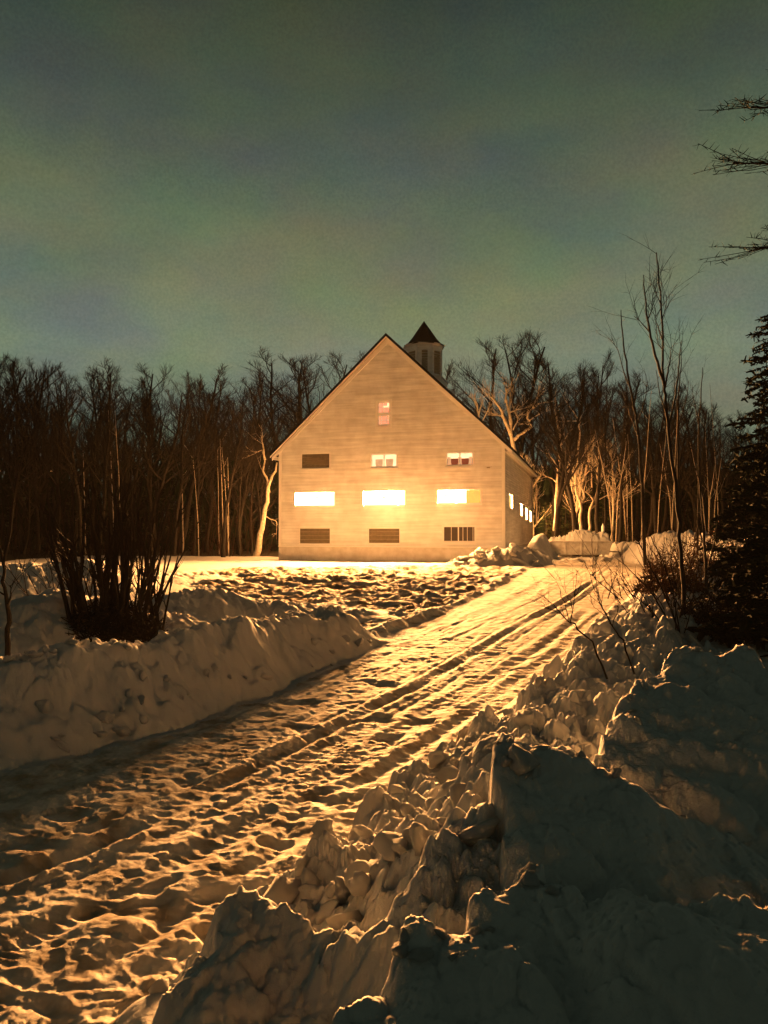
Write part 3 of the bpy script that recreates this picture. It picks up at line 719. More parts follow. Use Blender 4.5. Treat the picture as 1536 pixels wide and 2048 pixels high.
mb.f.append(tuple(reversed(range(8)))); mb.f.append(tuple(range(len(prof)*8-8, len(prof)*8)))
mb.build('roof', M['shingle'], cu_)

# lamps: lit windows, floodlights, and fill lights added on the left and rear walls
WARM = (1.0, .425, .12)
def area(parent, loc, sx, sy, power, rot, spread=180, col=WARM, name='window_or_fill_light', lin=None, quad=0.0, const=0.0):
    l = bpy.data.lights.new(name, 'AREA'); l.shape = 'RECTANGLE'; l.size = sx; l.size_y = sy; l.energy = power; l.color = col; l.spread = math.radians(spread)
    if lin:
        l.use_nodes = True; n = l.node_tree; em = n.nodes['Emission']; fo = n.nodes.new('ShaderNodeLightFalloff'); fo.inputs['Strength'].default_value = lin; f2 = n.nodes.new('ShaderNodeLightFalloff'); f2.inputs['Strength'].default_value = quad
        ad = n.nodes.new('ShaderNodeMath'); ad.operation = 'ADD'; n.links.new(fo.outputs['Linear'], ad.inputs[0]); n.links.new(f2.outputs['Quadratic'], ad.inputs[1]); 
        f3 = n.nodes.new('ShaderNodeLightFalloff'); f3.inputs['Strength'].default_value = const; ad2 = n.nodes.new('ShaderNodeMath'); ad2.operation = 'ADD'
        n.links.new(ad.outputs[0], ad2.inputs[0]); n.links.new(f3.outputs['Constant'], ad2.inputs[1]); n.links.new(ad2.outputs[0], em.inputs['Strength'])
    o = bpy.data.objects.new(name, l); COL.objects.link(o); o.parent = parent; o.location = loc; o.rotation_euler = rot; return o
FRONT_POWER = {'lit1': 1500, 'lit2': 2600, 'lit3': 1500}
FRONT_LIN = {'lit1': .07, 'lit2': .11, 'lit3': .07}
FRONT_QUAD = 4.4
FRONT_CONST = .0150
for (o, a, b, c, t, k) in LIT:
    area(o, ((a+b)/2, .03, (c+t)/2), b-a-.02, t-c-.02, FRONT_POWER[k], (math.radians(-90), 0, 0), lin=FRONT_LIN[k], quad=FRONT_QUAD, const=FRONT_CONST)
for sgn, hs in ((1, sw), (-1, sw_m)):
    for r in hs:
        hold = empty('side_window_or_fill_mount', (sgn*HW, 0, 0), sgn*math.radians(90), barn)  # left wall: unseen lights without windows, added to light the woods
        area(hold, ((r[0]+r[1])/2, .03, (r[2]+r[3])/2), abs(r[1]-r[0])-.02, r[3]-r[2]-.02, 300, (math.radians(-90), 0, 0), lin=.001, quad=5.5)

for (px_, py_, pw) in ((768, 999, 205), (892, 996, 105), (634, 1000, 80)):
    u, z = fac(px_, py_, -1.7)
    fl = empty('floodlight', (u, 0, z), 0, barn)
    q = MB(); q.tube([(0, -.03, .62), (0, -.9, .66), (0, -1.68, .30), (0, -1.7, .13)], [.010]*4, 5); q.build('arm', M['twig'], fl)
    q = MB(); q.tube([(0, -1.7, .15), (0, -1.7, .10)], [.05, .06], 10); q.build('socket', M['twig'], fl)
    q = MB(); q.tube([(0,-1.7,.10),(0,-1.7,.05),(0,-1.7,-.02),(0,-1.7,-.06)], [.03,.06,.05,.01], 10); q.build('bulb', M['glow'], fl, True)
    l = bpy.data.lights.new('bulb_light', 'POINT'); l.energy = pw; l.color = (1.0, .44, .15); l.shadow_soft_size = .07
    o = bpy.data.objects.new('bulb_light', l); COL.objects.link(o); o.parent = fl; o.location = (0, -1.7, -.16)
hold = empty('rear_fill_mount', (0, D, 0), math.radians(180), barn)  # no windows on this wall: fill lights added for the trees behind the barn
for u in (-4.6, 0, 4.6):
    area(hold, (u, -.03, 4.0), 2.4, .8, 700, (math.radians(-90), 0, 0), lin=.001, quad=4.0)
# thin mist volume, added so that a glow hangs about the lit windows
mist = bpy.data.materials.new('glow_mist'); mist.use_nodes = True; nt = mist.node_tree; nt.nodes.clear()
o_ = nt.nodes.new('ShaderNodeOutputMaterial'); pv = nt.nodes.new('ShaderNodeVolumePrincipled')
pv.inputs['Density'].default_value = .00004; pv.inputs['Color'].default_value = (.9, .9, .88, 1); pv.inputs['Anisotropy'].default_value = .35
nt.links.new(pv.outputs[0], o_.inputs['Volume'])
mb = MB(); mb.box(-170, 170, -8, 150, -2.0, 27); tag(mb.build('glow_haze', mist), kind='stuff')

# ------------------------------------------------------------------ the heaped trailer beside the barn
tl = P(1098, 1104, 52.5); tr_ = P(1222, 1104, 52.0)
TW = (tr_-tl).length
trl = empty('trailer', ((tl.x+tr_.x)/2, 52.6, 0), math.radians(-3))
tag(trl, 'long low pale grey trailer bed heaped with snow chunks, right of the barn', 'trailer')
hw = TW/2; zb, zt = .40, 1.24
def hull(y0, y1, ins):
    q = MB(); q.prism([(-hw+.35+ins, zb), (hw-.25-ins, zb), (hw-ins, zt), (-hw+ins, zt)], y0, y1); return q
hull(-.95, -.90, 0).build('side_panel', M['steel'], trl); hull(.90, .95, 0).build('side_panel', M['steel'], trl)
q = MB(); q.box(-hw+.33, hw-.2, -.90, .90, zb, zb+.06); q.build('bed_floor', M['steel'], trl)
q = MB(); q.v = [(-hw+.35,-.9,zb),(-hw+.35,.9,zb),(-hw,.9,zt),(-hw,-.9,zt),(-hw+.41,-.9,zb),(-hw+.41,.9,zb),(-hw+.06,.9,zt),(-hw+.06,-.9,zt)]; q.f=[(0,1,2,3),(7,6,5,4),(3,2,6,7),(0,3,7,4),(1,5,6,2)]; q.build('end_panel', M['steel'], trl)
q = MB(); q.v = [(hw-.25,-.9,zb),(hw-.25,.9,zb),(hw,.9,zt),(hw,-.9,zt),(hw-.31,-.9,zb),(hw-.31,.9,zb),(hw-.06,.9,zt),(hw-.06,-.9,zt)]; q.f=[(3,2,1,0),(4,5,6,7),(3,7,6,2),(0,4,7,3),(1,2,6,5)]; q.build('tailgate', M['steel'], trl)
for y in (-.965, .955):
    q = MB(); q.box(-hw-.02, hw+.02, y-.03, y+.04, zt, zt+.07); q.build('top_rail', M['steel'], trl)
for x in (-hw+1.0, 0, hw-1.0):
    q = MB(); q.box(x-.04, x+.04, -.995, -.951, zb+.01, zt-.01); q.build('stake_pocket', M['steel'], trl)
q = MB(); q.tube([(hw-.3, 0, .62), (hw+1.2, 0, .5)], [.05, .04], 6); q.build('drawbar', M['steel'], trl)
# snow heap on it
def rock(seed, sub=2, amp=.35, flat=1.0):
    import bmesh
    bm = bmesh.new(); bmesh.ops.create_icosphere(bm, subdivisions=sub, radius=1)
    for v in bm.verts:
        p = v.co.copy(); k = 1 + amp*(mnoise.noise(p*1.1+Vector((seed*3.1, 0, 0)))*1.2 + .45*mnoise.noise(p*2.7+Vector((0, seed*1.7, 0))))
        f = mnoise.cell(p*1.3+Vector((seed, seed, 0)))*.16*amp
        v.co = p*(k+f); v.co.z *= flat
    me = bpy.data.meshes.new('snow_chunk'); bm.to_mesh(me); bm.free(); me.materials.append(M['snow'])
    me.polygons.foreach_set('use_smooth', [True]*len(me.polygons)); return me
rocks = [rock(i, 3 if i < 6 else 2, .42 if i % 2 else .6, .75) for i in range(12)]
gx, gy = np.meshgrid(np.linspace(-hw-.05, hw+.1, 120), np.linspace(-.88, .88, 46))
top = np.interp(gx, [-hw, -hw*.8, -hw*.45, -hw*.15, hw*.1, hw*.4, hw*.62, hw*.72, hw*.9, hw], [.22, .30, .34, .72, .84, .74, .55, .62, .62, .1])
e_ = np.clip(1-(np.abs(gy)/.9)**3, 0, 1)*np.clip((hw+.1-np.abs(gx))/.25, 0, 1)
gz = zt - .1 + e_*top + .22*lumps(gx*3.4, gy*3.4, 3)*.7*e_ + .12*lumps(gx*7.5, gy*7.5, 7)*e_
q = MB(); q.v = [tuple(p) for p in np.stack([gx, gy, gz], -1).reshape(-1, 3).tolist()]
q.f = [(r_*120+c_, r_*120+c_+1, (r_+1)*120+c_+1, (r_+1)*120+c_) for r_ in range(45) for c_ in range(119)]
hp = q.build('snow_heap', M['snow'], None, True); hp.location = trl.location; hp.rotation_euler = trl.rotation_euler
tag(hp, 'heap of lit snow chunks piled on the grey trailer bed', 'snow pile')
pz = P(1206, 1062, 52.6)
pst = empty('marker_post', (pz.x, 52.6, 0)); tag(pst, 'short lit marker post standing up behind the right end of the snow heap', 'post')
q = MB(); q.tube([(0,0,0),(0,0,pz.z-.05)], [.05,.05], 6); q.build('shaft', M['post'], pst)
q = MB(); q.tube([(0,0,pz.z-.05),(0,0,pz.z+.28),(0,0,pz.z+.50)], [.10,.11,.02], 8); q.build('cap', M['trim'], pst)

# ------------------------------------------------------------------ trees
def bend(p, d, L, n, wob, up, r_):
    pts = [Vector(p)]; d = Vector(d).normalized()
    for i in range(n):
        d = (d + Vector((r_.gauss(0, wob), r_.gauss(0, wob), r_.gauss(0, wob) + up))).normalized()
        pts.append(pts[-1] + d*(L/n))
    return pts
def grow(tr_mb, cr_mb, r_, H, rad, lean=(0,0), start=.3, n1=14, n2=6, n3=5, spread=.75, up=.10, twig=.008, len1=.42, crook=.06):
    tp = bend((0,0,-.2), (lean[0], lean[1], 1), H, 12, crook, .03, r_)
    tr = [rad*(1-.88*(i/12))**.9 + twig for i in range(13)]
    tr[0] *= 1.3
    tr_mb.tube(tp, tr, 6)
    def at(pts, f):
        k = f*(len(pts)-1); i = min(int(k), len(pts)-2); return pts[i].lerp(pts[i+1], k-i), (pts[i+1]-pts[i]).normalized(), i
    for a in range(n1):
        f = start + (1-start)*((a+r_.random())/n1)*.98
        p, d, i = at(tp, f)
        az = r_.uniform(0, 6.283)
        out = Vector((math.cos(az), math.sin(az), 0))
        d1 = (d*(1.0) + out*spread*r_.uniform(.7, 1.4)).normalized()
        L1 = H*len1*(1.15-f)*r_.uniform(.7, 1.25) + .3
        r1 = max(twig*1.6, tr[i]*.55)
        b1 = bend(p, d1, L1, 5, .13, up, r_)
        cr_mb.tube(b1, [r1*(1-.75*j/5) + twig*.4 for j in range(6)], 4)
        for b in range(n2):
            f2 = .2 + .78*(b+r_.random())/n2
            p2, dd, i2 = at(b1, f2)
            v = Vector((r_.gauss(0,1), r_.gauss(0,1), r_.gauss(.3,.7))).normalized()
            d2 = (dd + v*.75).normalized(); L2 = L1*.5*(1.2-f2)*r_.uniform(.6, 1.3) + .15
            b2 = bend(p2, d2, L2, 3, .14, up, r_)
            r2 = max(twig, r1*.4*(1-.5*f2)); cr_mb.tube(b2, [r2, r2*.75, r2*.55, r2*.3], 3)
            for c in range(n3):
                p3, d3, _ = at(b2, .15 + .83*(c+r_.random())/n3)
                v = Vector((r_.gauss(0,1), r_.gauss(0,1), r_.gauss(.4,.7))).normalized()
                b3 = bend(p3, (d3+v*.7), L2*.55*r_.uniform(.5, 1.3) + .12, 2, .15, up, r_)
                cr_mb.tube(b3, [twig*.75, twig*.55, twig*.25], 3)
def bare_tree(seed, H, rad, mt='bark', mc='twig', **k):
    r_ = random.Random(seed); a, b = MB(), MB(); grow(a, b, r_, H, rad, **k)
    o = empty('bare_tree'); a.build('trunk', M[mt], o, True); b.build('crown', M[mc], o); return o
def conifer(name, seed, H, rad, R0, m='needle', nb=70, dens=26, droop=-.25, low=.08):
    r_ = random.Random(seed); a, b = MB(), MB()
    tp = bend((0,0,-.2), (0,0,1), H, 8, .02, .05, r_); a.tube(tp, [rad*(1-.92*i/8) for i in range(9)], 6)
    for i in range(nb):
        f = low + (.98-low)*(i+r_.random())/nb; z = f*H
        L = R0*(1-f)**.75*r_.uniform(.55, 1.2) + .15; az = r_.uniform(0, 6.283)
        d = Vector((math.cos(az), math.sin(az), droop*r_.uniform(.2, 1.6)+.15))
        br = bend((0,0,z), d, L, 4, .08, -.02, r_); a.tube(br, [rad*.22*(1-f)+.012, .012+.1*rad*(1-f), .012, .009, .005], 3)
        nn = int(dens*(L/R0)+7)
        for j in range(nn):
            t = .18+.82*r_.random(); k_ = t*4; q_ = min(int(k_), 3); p = br[q_].lerp(br[q_+1], k_-q_)
            s_ = .55*L/ R0 + .22
            v = (Vector((r_.gauss(0,1), r_.gauss(0,1), r_.gauss(-.15,.35))).normalized())*s_*r_.uniform(.4,1)*(.45+.5*t)*(1 if dens < 60 else .5)
            w_ = Vector((r_.gauss(0,1), r_.gauss(0,1), r_.gauss(0,.5))).normalized()*s_*.13
            b.quad(p-w_*.6, p+w_*.6, p+v+w_*.3, p+v-w_*.3)
    o = empty(name); a.build('trunk', M['bark'], o, True); b.build('crown', M[m], o); return o
def place(o, x, y, z=None, rz=0, s=1.0, label=None, cat='tree', group=None):
    o.location = (x, y, (ground_at(x, y) if z is None else z) - .05); o.rotation_euler = (0, 0, rz); o.scale = (s, s, s*1.0)
    tag(o, label, cat, group)
# bare trees of the wood: six kinds, copied
protos = [bare_tree(100+i, 16, .17, n1=16, n2=8, n3=8, twig=.011, start=.28+.04*(i % 3), spread=.55+.12*(i % 3), up=.08) for i in range(6)]
firs = [conifer('hemlock_tree', 200+i, 10, .15, 2.6, 'needle_l', 60, 26) for i in range(3)]
used = {}
def inst(pool, i):
    o = pool[i % len(pool)]
    if o.name not in used: used[o.name] = 1; return o
    return copy_tree(o)
def top_z(px_x, top, Y): return EYE + (1058-top)/F*Y
wr = random.Random(11)
skyline = [(-250,730),(-60,722),(20,712),(80,716),(130,735),(170,722),(215,742),(250,775),(300,745),(350,738),(400,748),(450,760),(500,752),(540,748),(585,722),(620,712),(680,722),(760,745),(880,715),(925,690),(985,676),(1040,672),(1065,720),(1110,735),(1160,712),(1200,735),(1240,760),(1290,775),(1350,790),(1400,812),(1450,835),(1600,850),(1800,820)]
sx_ = [p[0] for p in skyline]; sy_ = [p[1] for p in skyline]
def zone(px):
    if px < 545: return ('bare tree in the dark mass of woods left of the barn', 'bare trees of the woods left of the barn')
    if px < 1075: return ('bare tree top showing faintly behind the barn roof', 'bare trees behind the barn roof')
    return ('bare tree in the dark woods right of the barn', 'bare trees of the woods right of the barn')
n = 0
for row, (Y0, dY, step) in enumerate(((60, 5, 46), (72, 6, 40), (86, 8, 36))):
    px = -330 + wr.uniform(0, 30)
    while px < 1830:
        Y = Y0 + wr.uniform(-dY, dY)
        behind = 545 < px < 1075
        if behind and Y < 76: px += step; continue
        tp_ = np.interp(px, sx_, sy_) + (16 if px < 560 else 6) + wr.choice((0, 0, 1, 1.6))*abs(wr.gauss(0, 38)) + (0 if row else 18) - 10
        x = (px-768)/F*Y; Hh = top_z(px, tp_, Y) + .3
        o = inst(protos, wr.randrange(6)); l_, g_ = zone(px)
        place(o, x, Y, 0.0, wr.uniform(0, 6.28), max(.35, Hh/16.2), l_, 'tree', g_); k_ = wr.uniform(1.05, 1.7); o.scale = (o.scale[0]*k_, o.scale[0]*k_, o.scale[2]); o.rotation_euler = (wr.gauss(0, .05), wr.gauss(0, .05), o.rotation_euler[2])
        n += 1; px += step*wr.uniform(.65, 1.35)
# hemlocks low in the wood: the black lower half
for (Y0, step, hh) in ((84, 62, .90), (100, 54, 1.18)):
    px = -340
    while px < 1840:
        Y = Y0 + wr.uniform(-4, 4); x = (px-768)/F*Y
        if not (560 < px < 1060):
            o = inst(firs, wr.randrange(3)); k = hh*wr.uniform(.8, 1.12)*(1.0 if px < 1100 else .85)
            place(o, x, Y, 0.0, wr.uniform(0, 6.28), k, 'dark evergreen among the trunks of the left woods' if px < 768 else 'dark evergreen among the trunks of the right woods', 'tree', 'evergreens in the left woods' if px < 768 else 'evergreens in the right woods')
            for ch in o.children:
                if ch.name.startswith('crown'): ch.scale = (1.35, 1.35, 1)
        px += step*wr.uniform(.7, 1.3)
# the far wood closes the gaps between the trunks
q = MB(); r_ = random.Random(5)
for i in range(26000):
    px = r_.uniform(-520, 2000); Y = r_.uniform(72, 118); x = (px-768)/F*Y; hgt = r_.random()**1.5*13.5*(1 if px < 1000 else .8)*(Y/110)
    v = Vector((r_.gauss(0,.5), r_.gauss(0,.3), r_.gauss(.6,.7)))*1.5; w_ = Vector((r_.uniform(.12,.3), 0, r_.uniform(-.1,.1)))
    p = Vector((x, Y, hgt-.3)); q.quad(p-w_, p+w_, p+v+w_*.2, p+v-w_*.2)
tag(q.build('underbrush', M['needle']), kind='stuff')
q = MB()
for i in range(5200):
    px = r_.uniform(-520, 2000); Y = r_.uniform(98, 128); x = (px-768)/F*Y; tz = np.interp(px, sx_, sy_) + 12; L = (top_z(px, tz, Y)+.5)*r_.uniform(.55, 1.0)
    pts = bend((x, Y, -.3), (r_.gauss(0,.10), 0, 1), L, 5, .05, .03, r_); t_ = r_.uniform(.02, .06)
    q.tube(pts, [t_, t_*.85, t_*.7, t_*.5, t_*.3, t_*.1], 3)
tag(q.build('distant_woods', M['twig']), kind='stuff')
q = MB()
for i in range(2600):
    px = r_.uniform(-420, 1900); Y = r_.uniform(57, 95)
    if 540 < px < 1080 and Y < 76: continue
    x = (px-768)/F*Y; L = r_.uniform(1.5, 7)
    pts = bend((x, Y, -.2), (r_.gauss(0,.18), r_.gauss(0,.18), 1), L, 4, .10, .05, r_); t_ = r_.uniform(.012, .03)
    q.tube(pts, [t_, t_*.85, t_*.65, t_*.45, t_*.2], 3)
tag(q.build('woods_saplings', M['twigred']), kind='stuff')

# hand shaped trees: limb lines laid out where they stand
def limb_tree(name, loc, Y, limbs, label, mt='barkpale', twigs=0, seed=0, tw=.02, cat='tree', jit=.25, tl_=1.2):
    """limbs: (radius, [(px,py[,dY])...]); the first is the trunk"""
    r_ = random.Random(seed); lx, lz = loc.x, loc.z
    o = empty(name, loc); a, b = MB(), MB()
    for i, (rad, pts) in enumerate(limbs):
        dy = 0 if i == 0 else r_.uniform(-jit, jit)*2
        w = []
        for j, p in enumerate(pts):
            d = p[2] if len(p) > 2 else dy*min(1, j/3)
            w.append(P(p[0], p[1], Y+d)-loc)
        # finer curve
        f = []
        for j in range(len(w)-1):
            for k in range(3): f.append(w[j].lerp(w[j+1], k/3) + Vector((r_.gauss(0,1), r_.gauss(0,1), r_.gauss(0,.6)))*rad*(.25 if k else 0))
        f.append(w[-1])
        m = len(f); rr = [max(rad*(1-.78*k/(m-1)), .006) for k in range(m)]
        (a if i == 0 else b).tube(f, rr, 7 if rad > .05 else 5)
        for t in range(int(twigs*(.4 if i == 0 else 1))):
            k = r_.uniform(.3, 1)*(m-1); q_ = min(int(k), m-2); p = f[q_].lerp(f[q_+1], k-q_); d = (f[q_+1]-f[q_]).normalized()
            v = Vector((r_.gauss(0,1), r_.gauss(0,1), r_.gauss(.5,.6))).normalized()
            tb = bend(p, d+v*.8, tl_*r_.uniform(.4, 1.3), 4, .16, .05, r_); b.tube(tb, [tw, tw*.8, tw*.6, tw*.45, tw*.2], 3)
            for c in range(3):
                k2 = r_.randrange(1, 4); tb2 = bend(tb[k2], (tb[k2]-tb[k2-1]).normalized()+Vector((r_.gauss(0,.7), r_.gauss(0,.7), r_.gauss(.2,.5))), tl_*.4*r_.uniform(.4, 1.2), 2, .15, .05, r_); b.tube(tb2, [tw*.5, tw*.4, tw*.15], 3)
    a.build('trunk', M[mt], o, True)
    if b.v: b.build('crown', M[mt], o, True)
    tag(o, label, cat); return o
def gl_(px, py, Y): 
    p = P(px, py, Y); return Vector((p.x, Y, ground_at(p.x, Y) - .1))
T = limb_tree
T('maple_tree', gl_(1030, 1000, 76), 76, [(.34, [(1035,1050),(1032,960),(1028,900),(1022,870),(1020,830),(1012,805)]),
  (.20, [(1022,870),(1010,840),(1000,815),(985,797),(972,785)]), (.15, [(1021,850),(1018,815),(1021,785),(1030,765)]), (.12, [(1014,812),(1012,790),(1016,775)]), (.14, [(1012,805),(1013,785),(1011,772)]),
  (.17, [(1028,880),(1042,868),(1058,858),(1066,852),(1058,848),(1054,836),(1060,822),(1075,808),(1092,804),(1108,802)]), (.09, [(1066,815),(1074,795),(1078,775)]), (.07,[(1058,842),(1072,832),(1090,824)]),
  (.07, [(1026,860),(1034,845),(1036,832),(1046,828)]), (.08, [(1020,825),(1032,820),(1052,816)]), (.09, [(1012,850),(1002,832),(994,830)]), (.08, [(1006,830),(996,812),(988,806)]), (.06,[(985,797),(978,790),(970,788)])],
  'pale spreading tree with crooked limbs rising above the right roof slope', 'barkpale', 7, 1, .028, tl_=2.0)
T('maple_tree', gl_(955, 1000, 80), 80, [(.16, [(965,1040),(960,900),(958,840),(955,810),(948,790)]), (.10, [(957,830),(964,808),(963,790)]), (.08,[(960,850),(972,828),(980,812)]), (.08,[(956,820),(950,805),(942,795)])],
  'thin lit branches just above the roof slope, left of the crooked pale tree', 'barkpale', 9, 2, .022, tl_=1.6)
T('birch_tree', gl_(1111, 1072, 60), 60, [(.16, [(1109,1062),(1112,1000),(1116,950),(1121,900),(1120,870),(1114,840),(1111,800),(1113,770)]),
  (.07, [(1121,893),(1130,878),(1140,860)]), (.06, [(1116,940),(1108,922),(1098,908),(1085,903)]), (.05,[(1113,965),(1104,957),(1092,953),(1086,950)]), (.04,[(1120,880),(1128,865),(1126,850)])],
  'single pale birch between the barn corner and the trailer', 'barkpale', 5, 3, .016, tl_=1.3)
T('forked_tree', gl_(1160, 1085, 60), 60, [(.15, [(1161,1078),(1160,1040),(1161,1008),(1152,985),(1151,950),(1154,930),(1156,880)]),
  (.09, [(1161,1008),(1169,995),(1162,975),(1157,960)]), (.08, [(1151,950),(1143,925),(1135,912)]), (.08, [(1154,935),(1165,915),(1175,895),(1182,875)]), (.07,[(1156,900),(1160,870),(1158,842),(1148,825),(1130,800),(1120,780)]), (.06,[(1158,842),(1165,825),(1165,800)]), (.04,[(1156,842),(1140,842),(1126,842)])],
  'pale forked tree rising behind the middle of the snow heap', 'barkpale', 5, 4, .014, tl_=1.2)
T('forked_tree', gl_(1180, 1085, 61), 61, [(.14, [(1181,1080),(1179,1040),(1180,1018),(1190,998),(1195,960),(1197,920),(1195,880)]),
  (.10, [(1180,1018),(1192,1010),(1198,990),(1202,955),(1208,930)]), (.07, [(1188,1002),(1179,990),(1172,985)]), (.06,[(1184,975),(1183,940),(1187,895)]), (.06,[(1196,925),(1203,905),(1204,892)]), (.05,[(1200,975),(1215,960),(1235,910)]), (.05,[(1196,1000),(1216,990),(1230,990)]), (.04,[(1208,935),(1225,925),(1232,900)])],
  'pale forked tree behind the right end of the snow heap', 'barkpale', 5, 5, .014, tl_=1.2)
T('sapling', gl_(1212, 1060, 62), 62, [(.10, [(1211,1060),(1211,950),(1211,880),(1213,800),(1216,740)]), (.04,[(1211,900),(1204,880),(1202,850)])], 'tall straight dim trunk right of the two forked trees', 'bark', 4, 6, .014)
T('sapling', gl_(1072, 1060, 68), 68, [(.07, [(1073,1050),(1073,1000),(1072,955),(1075,930)]), (.04,[(1072,960),(1066,950),(1062,945)]),(.04,[(1073,965),(1080,955),(1081,948)])], 'thin pale sapling showing just past the far barn corner', 'barkpale', 4, 7, .012)
T('leaning_tree', gl_(518, 1108, 57), 57, [(.26, [(512,1115),(520,1070),(528,1030),(535,990),(545,950),(554,925)]), (.10, [(538,985),(535,960),(526,942),(530,920),(524,900),(512,905)]), (.08,[(530,920),(526,890),(522,870)]), (.05, [(528,1030),(540,1038),(552,1042),(556,1050)])],
  'thick leaning tree trunk lit orange beside the left barn corner', 'barkpale', 4, 8, .016, tl_=1.5)
T('sapling', gl_(478, 1108, 58), 58, [(.12, [(478,1110),(477,1060),(480,1000),(482,940),(484,900)]), (.05, [(478,1045),(487,1010),(500,975),(508,962)]), (.05,[(477,1030),(466,1000),(458,985)])], 'slim forked tree just left of the leaning trunk', 'bark', 5, 9, .014)
for (px, Y, k, lab) in ((1092, 66, .46, 'small lit evergreen between the barn corner and the single birch'), (1132, 68, .62, 'bushy lit evergreen just right of the single birch'), (1206, 67, .55, 'dark olive evergreen behind the right forked tree'), (1240, 70, .50, 'low evergreen right of the heaped trailer'), (1168, 72, .74, 'olive evergreen rising behind the left forked tree')):
    o = copy_tree(firs[0 if px % 2 else 1]); place(o, (px-768)/F*Y, Y, 0.0, px*1.0, k, lab)
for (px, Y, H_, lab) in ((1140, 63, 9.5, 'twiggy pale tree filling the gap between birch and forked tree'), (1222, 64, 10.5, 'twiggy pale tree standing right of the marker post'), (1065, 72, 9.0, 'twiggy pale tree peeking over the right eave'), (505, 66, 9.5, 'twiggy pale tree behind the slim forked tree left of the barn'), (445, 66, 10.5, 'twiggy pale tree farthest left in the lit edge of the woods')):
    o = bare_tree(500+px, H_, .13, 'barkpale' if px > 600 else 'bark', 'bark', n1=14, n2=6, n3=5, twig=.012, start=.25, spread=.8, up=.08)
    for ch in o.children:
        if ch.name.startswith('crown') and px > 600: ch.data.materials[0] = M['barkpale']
    place(o, (px-768)/F*Y, Y, 0.0, 1.0, 1.0, lab)
# pale glints: thin birches among the right woods
gr_ = random.Random(21)
for i in range(15):
    px = gr_.uniform(1225, 1470); Y = gr_.uniform(48, 62); t_ = gr_.uniform(760, 930); lean = gr_.uniform(-40, 22)
    x1 = px + lean
    T('birch_sapling', gl_(px, 1080, Y), Y, [(gr_.uniform(.03, .06), [(px,1085),(px+lean*.2,1000),(px+lean*.6,(t_+1000)/2),(x1,t_)])], 'thin pale birch stem glinting in the dark right woods', 'barkpale', 5, 300+i, .010, tl_=1.6)['group'] = 'thin birches in the right woods'
for i in range(9):
    px = gr_.uniform(150, 470); Y = gr_.uniform(56, 64); t_ = gr_.uniform(800, 930); lean = gr_.uniform(-14, 10)
    T('birch_sapling', gl_(px, 1100, Y), Y, [(gr_.uniform(.035, .06), [(px,1112),(px+lean*.2,1030),(px+lean*.6,(t_+1010)/2),(px+lean,t_)])], 'thin pale birch stem in the dark left woods', 'barkpale', 4, 350+i, .010, tl_=1.6)['group'] = 'thin birches in the left woods'

# tall slender poplar in front of the right woods
T('poplar_tree', gl_(1372, 1262, 15.5), 15.5, [(.050, [(1370,1275),(1368,1190),(1362,1100),(1355,1020),(1347,940),(1338,870),(1331,800),(1329,770),(1326,720),(1325,650),(1322,600),(1317,550),(1313,505)]),
  (.035, [(1330,775),(1318,735),(1308,700),(1300,662),(1292,620),(1289,580),(1287,550)]), (.022, [(1329,780),(1336,745),(1341,715),(1343,695)]), (.025, [(1338,850),(1352,790),(1357,740),(1361,700),(1363,680)]),
  (.02, [(1334,830),(1320,790),(1312,740)]), (.016,[(1300,665),(1285,648),(1268,632)]), (.014,[(1325,680),(1318,660),(1312,640),(1310,615)]), (.014,[(1326,700),(1317,690),(1312,650)]), (.012,[(1324,640),(1332,615),(1333,590)]), (.014,[(1295,640),(1304,620),(1306,590)]),(.012,[(1322,610),(1313,590),(1308,570)])],
  'tall slender bare poplar with upright forks against the sky', 'twig', 5, 10, .006, jit=.15, tl_=.9)
T('poplar_tree', gl_(1290, 1130, 30), 30, [(.07, [(1290,1130),(1285,1000),(1280,900),(1272,830),(1262,780),(1254,740),(1247,690),(1243,650),(1242,620)]), (.03,[(1262,780),(1248,745),(1236,700),(1222,675)]), (.03,[(1280,880),(1260,830),(1248,790)]), (.03,[(1275,850),(1290,800),(1296,760)])],
  'slim curving bare tree left of the tall poplar', 'bark', 8, 11, .009, tl_=1.2)
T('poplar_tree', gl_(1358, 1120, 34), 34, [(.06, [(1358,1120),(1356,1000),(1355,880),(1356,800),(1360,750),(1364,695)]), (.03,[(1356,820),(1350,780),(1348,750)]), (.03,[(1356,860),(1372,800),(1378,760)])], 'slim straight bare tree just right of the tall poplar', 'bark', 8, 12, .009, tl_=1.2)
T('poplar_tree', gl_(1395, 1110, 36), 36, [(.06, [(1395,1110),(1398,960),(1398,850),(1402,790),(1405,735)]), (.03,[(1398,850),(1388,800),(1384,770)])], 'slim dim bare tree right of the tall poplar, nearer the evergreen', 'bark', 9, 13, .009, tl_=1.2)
T('sapling', gl_(1420, 1245, 19), 19, [(.05, [(1420,1250),(1412,1150),(1408,1060),(1400,980),(1395,930)]), (.02,[(1412,1150),(1430,1080),(1438,1020)]), (.02,[(1410,1100),(1396,1050),(1390,1010)])], 'short bare sapling standing in the brush right of the tall poplar', 'twig', 7, 14, .006, tl_=.9)
# left edge tree
T('sapling', gl_(12, 1300, 11.5), 11.5, [(.045, [(16,1330),(14,1270),(18,1230),(12,1190),(8,1150),(4,1110),(-6,1050),(-12,900)]), (.02,[(16,1210),(22,1190),(20,1170)]), (.016,[(10,1190),(-6,1182),(-22,1170)]), (.02,[(6,1130),(22,1060),(30,980)])], 'dark crooked sapling at the left edge of the driveway bank', 'twig', 5, 15, .006, tl_=.8)

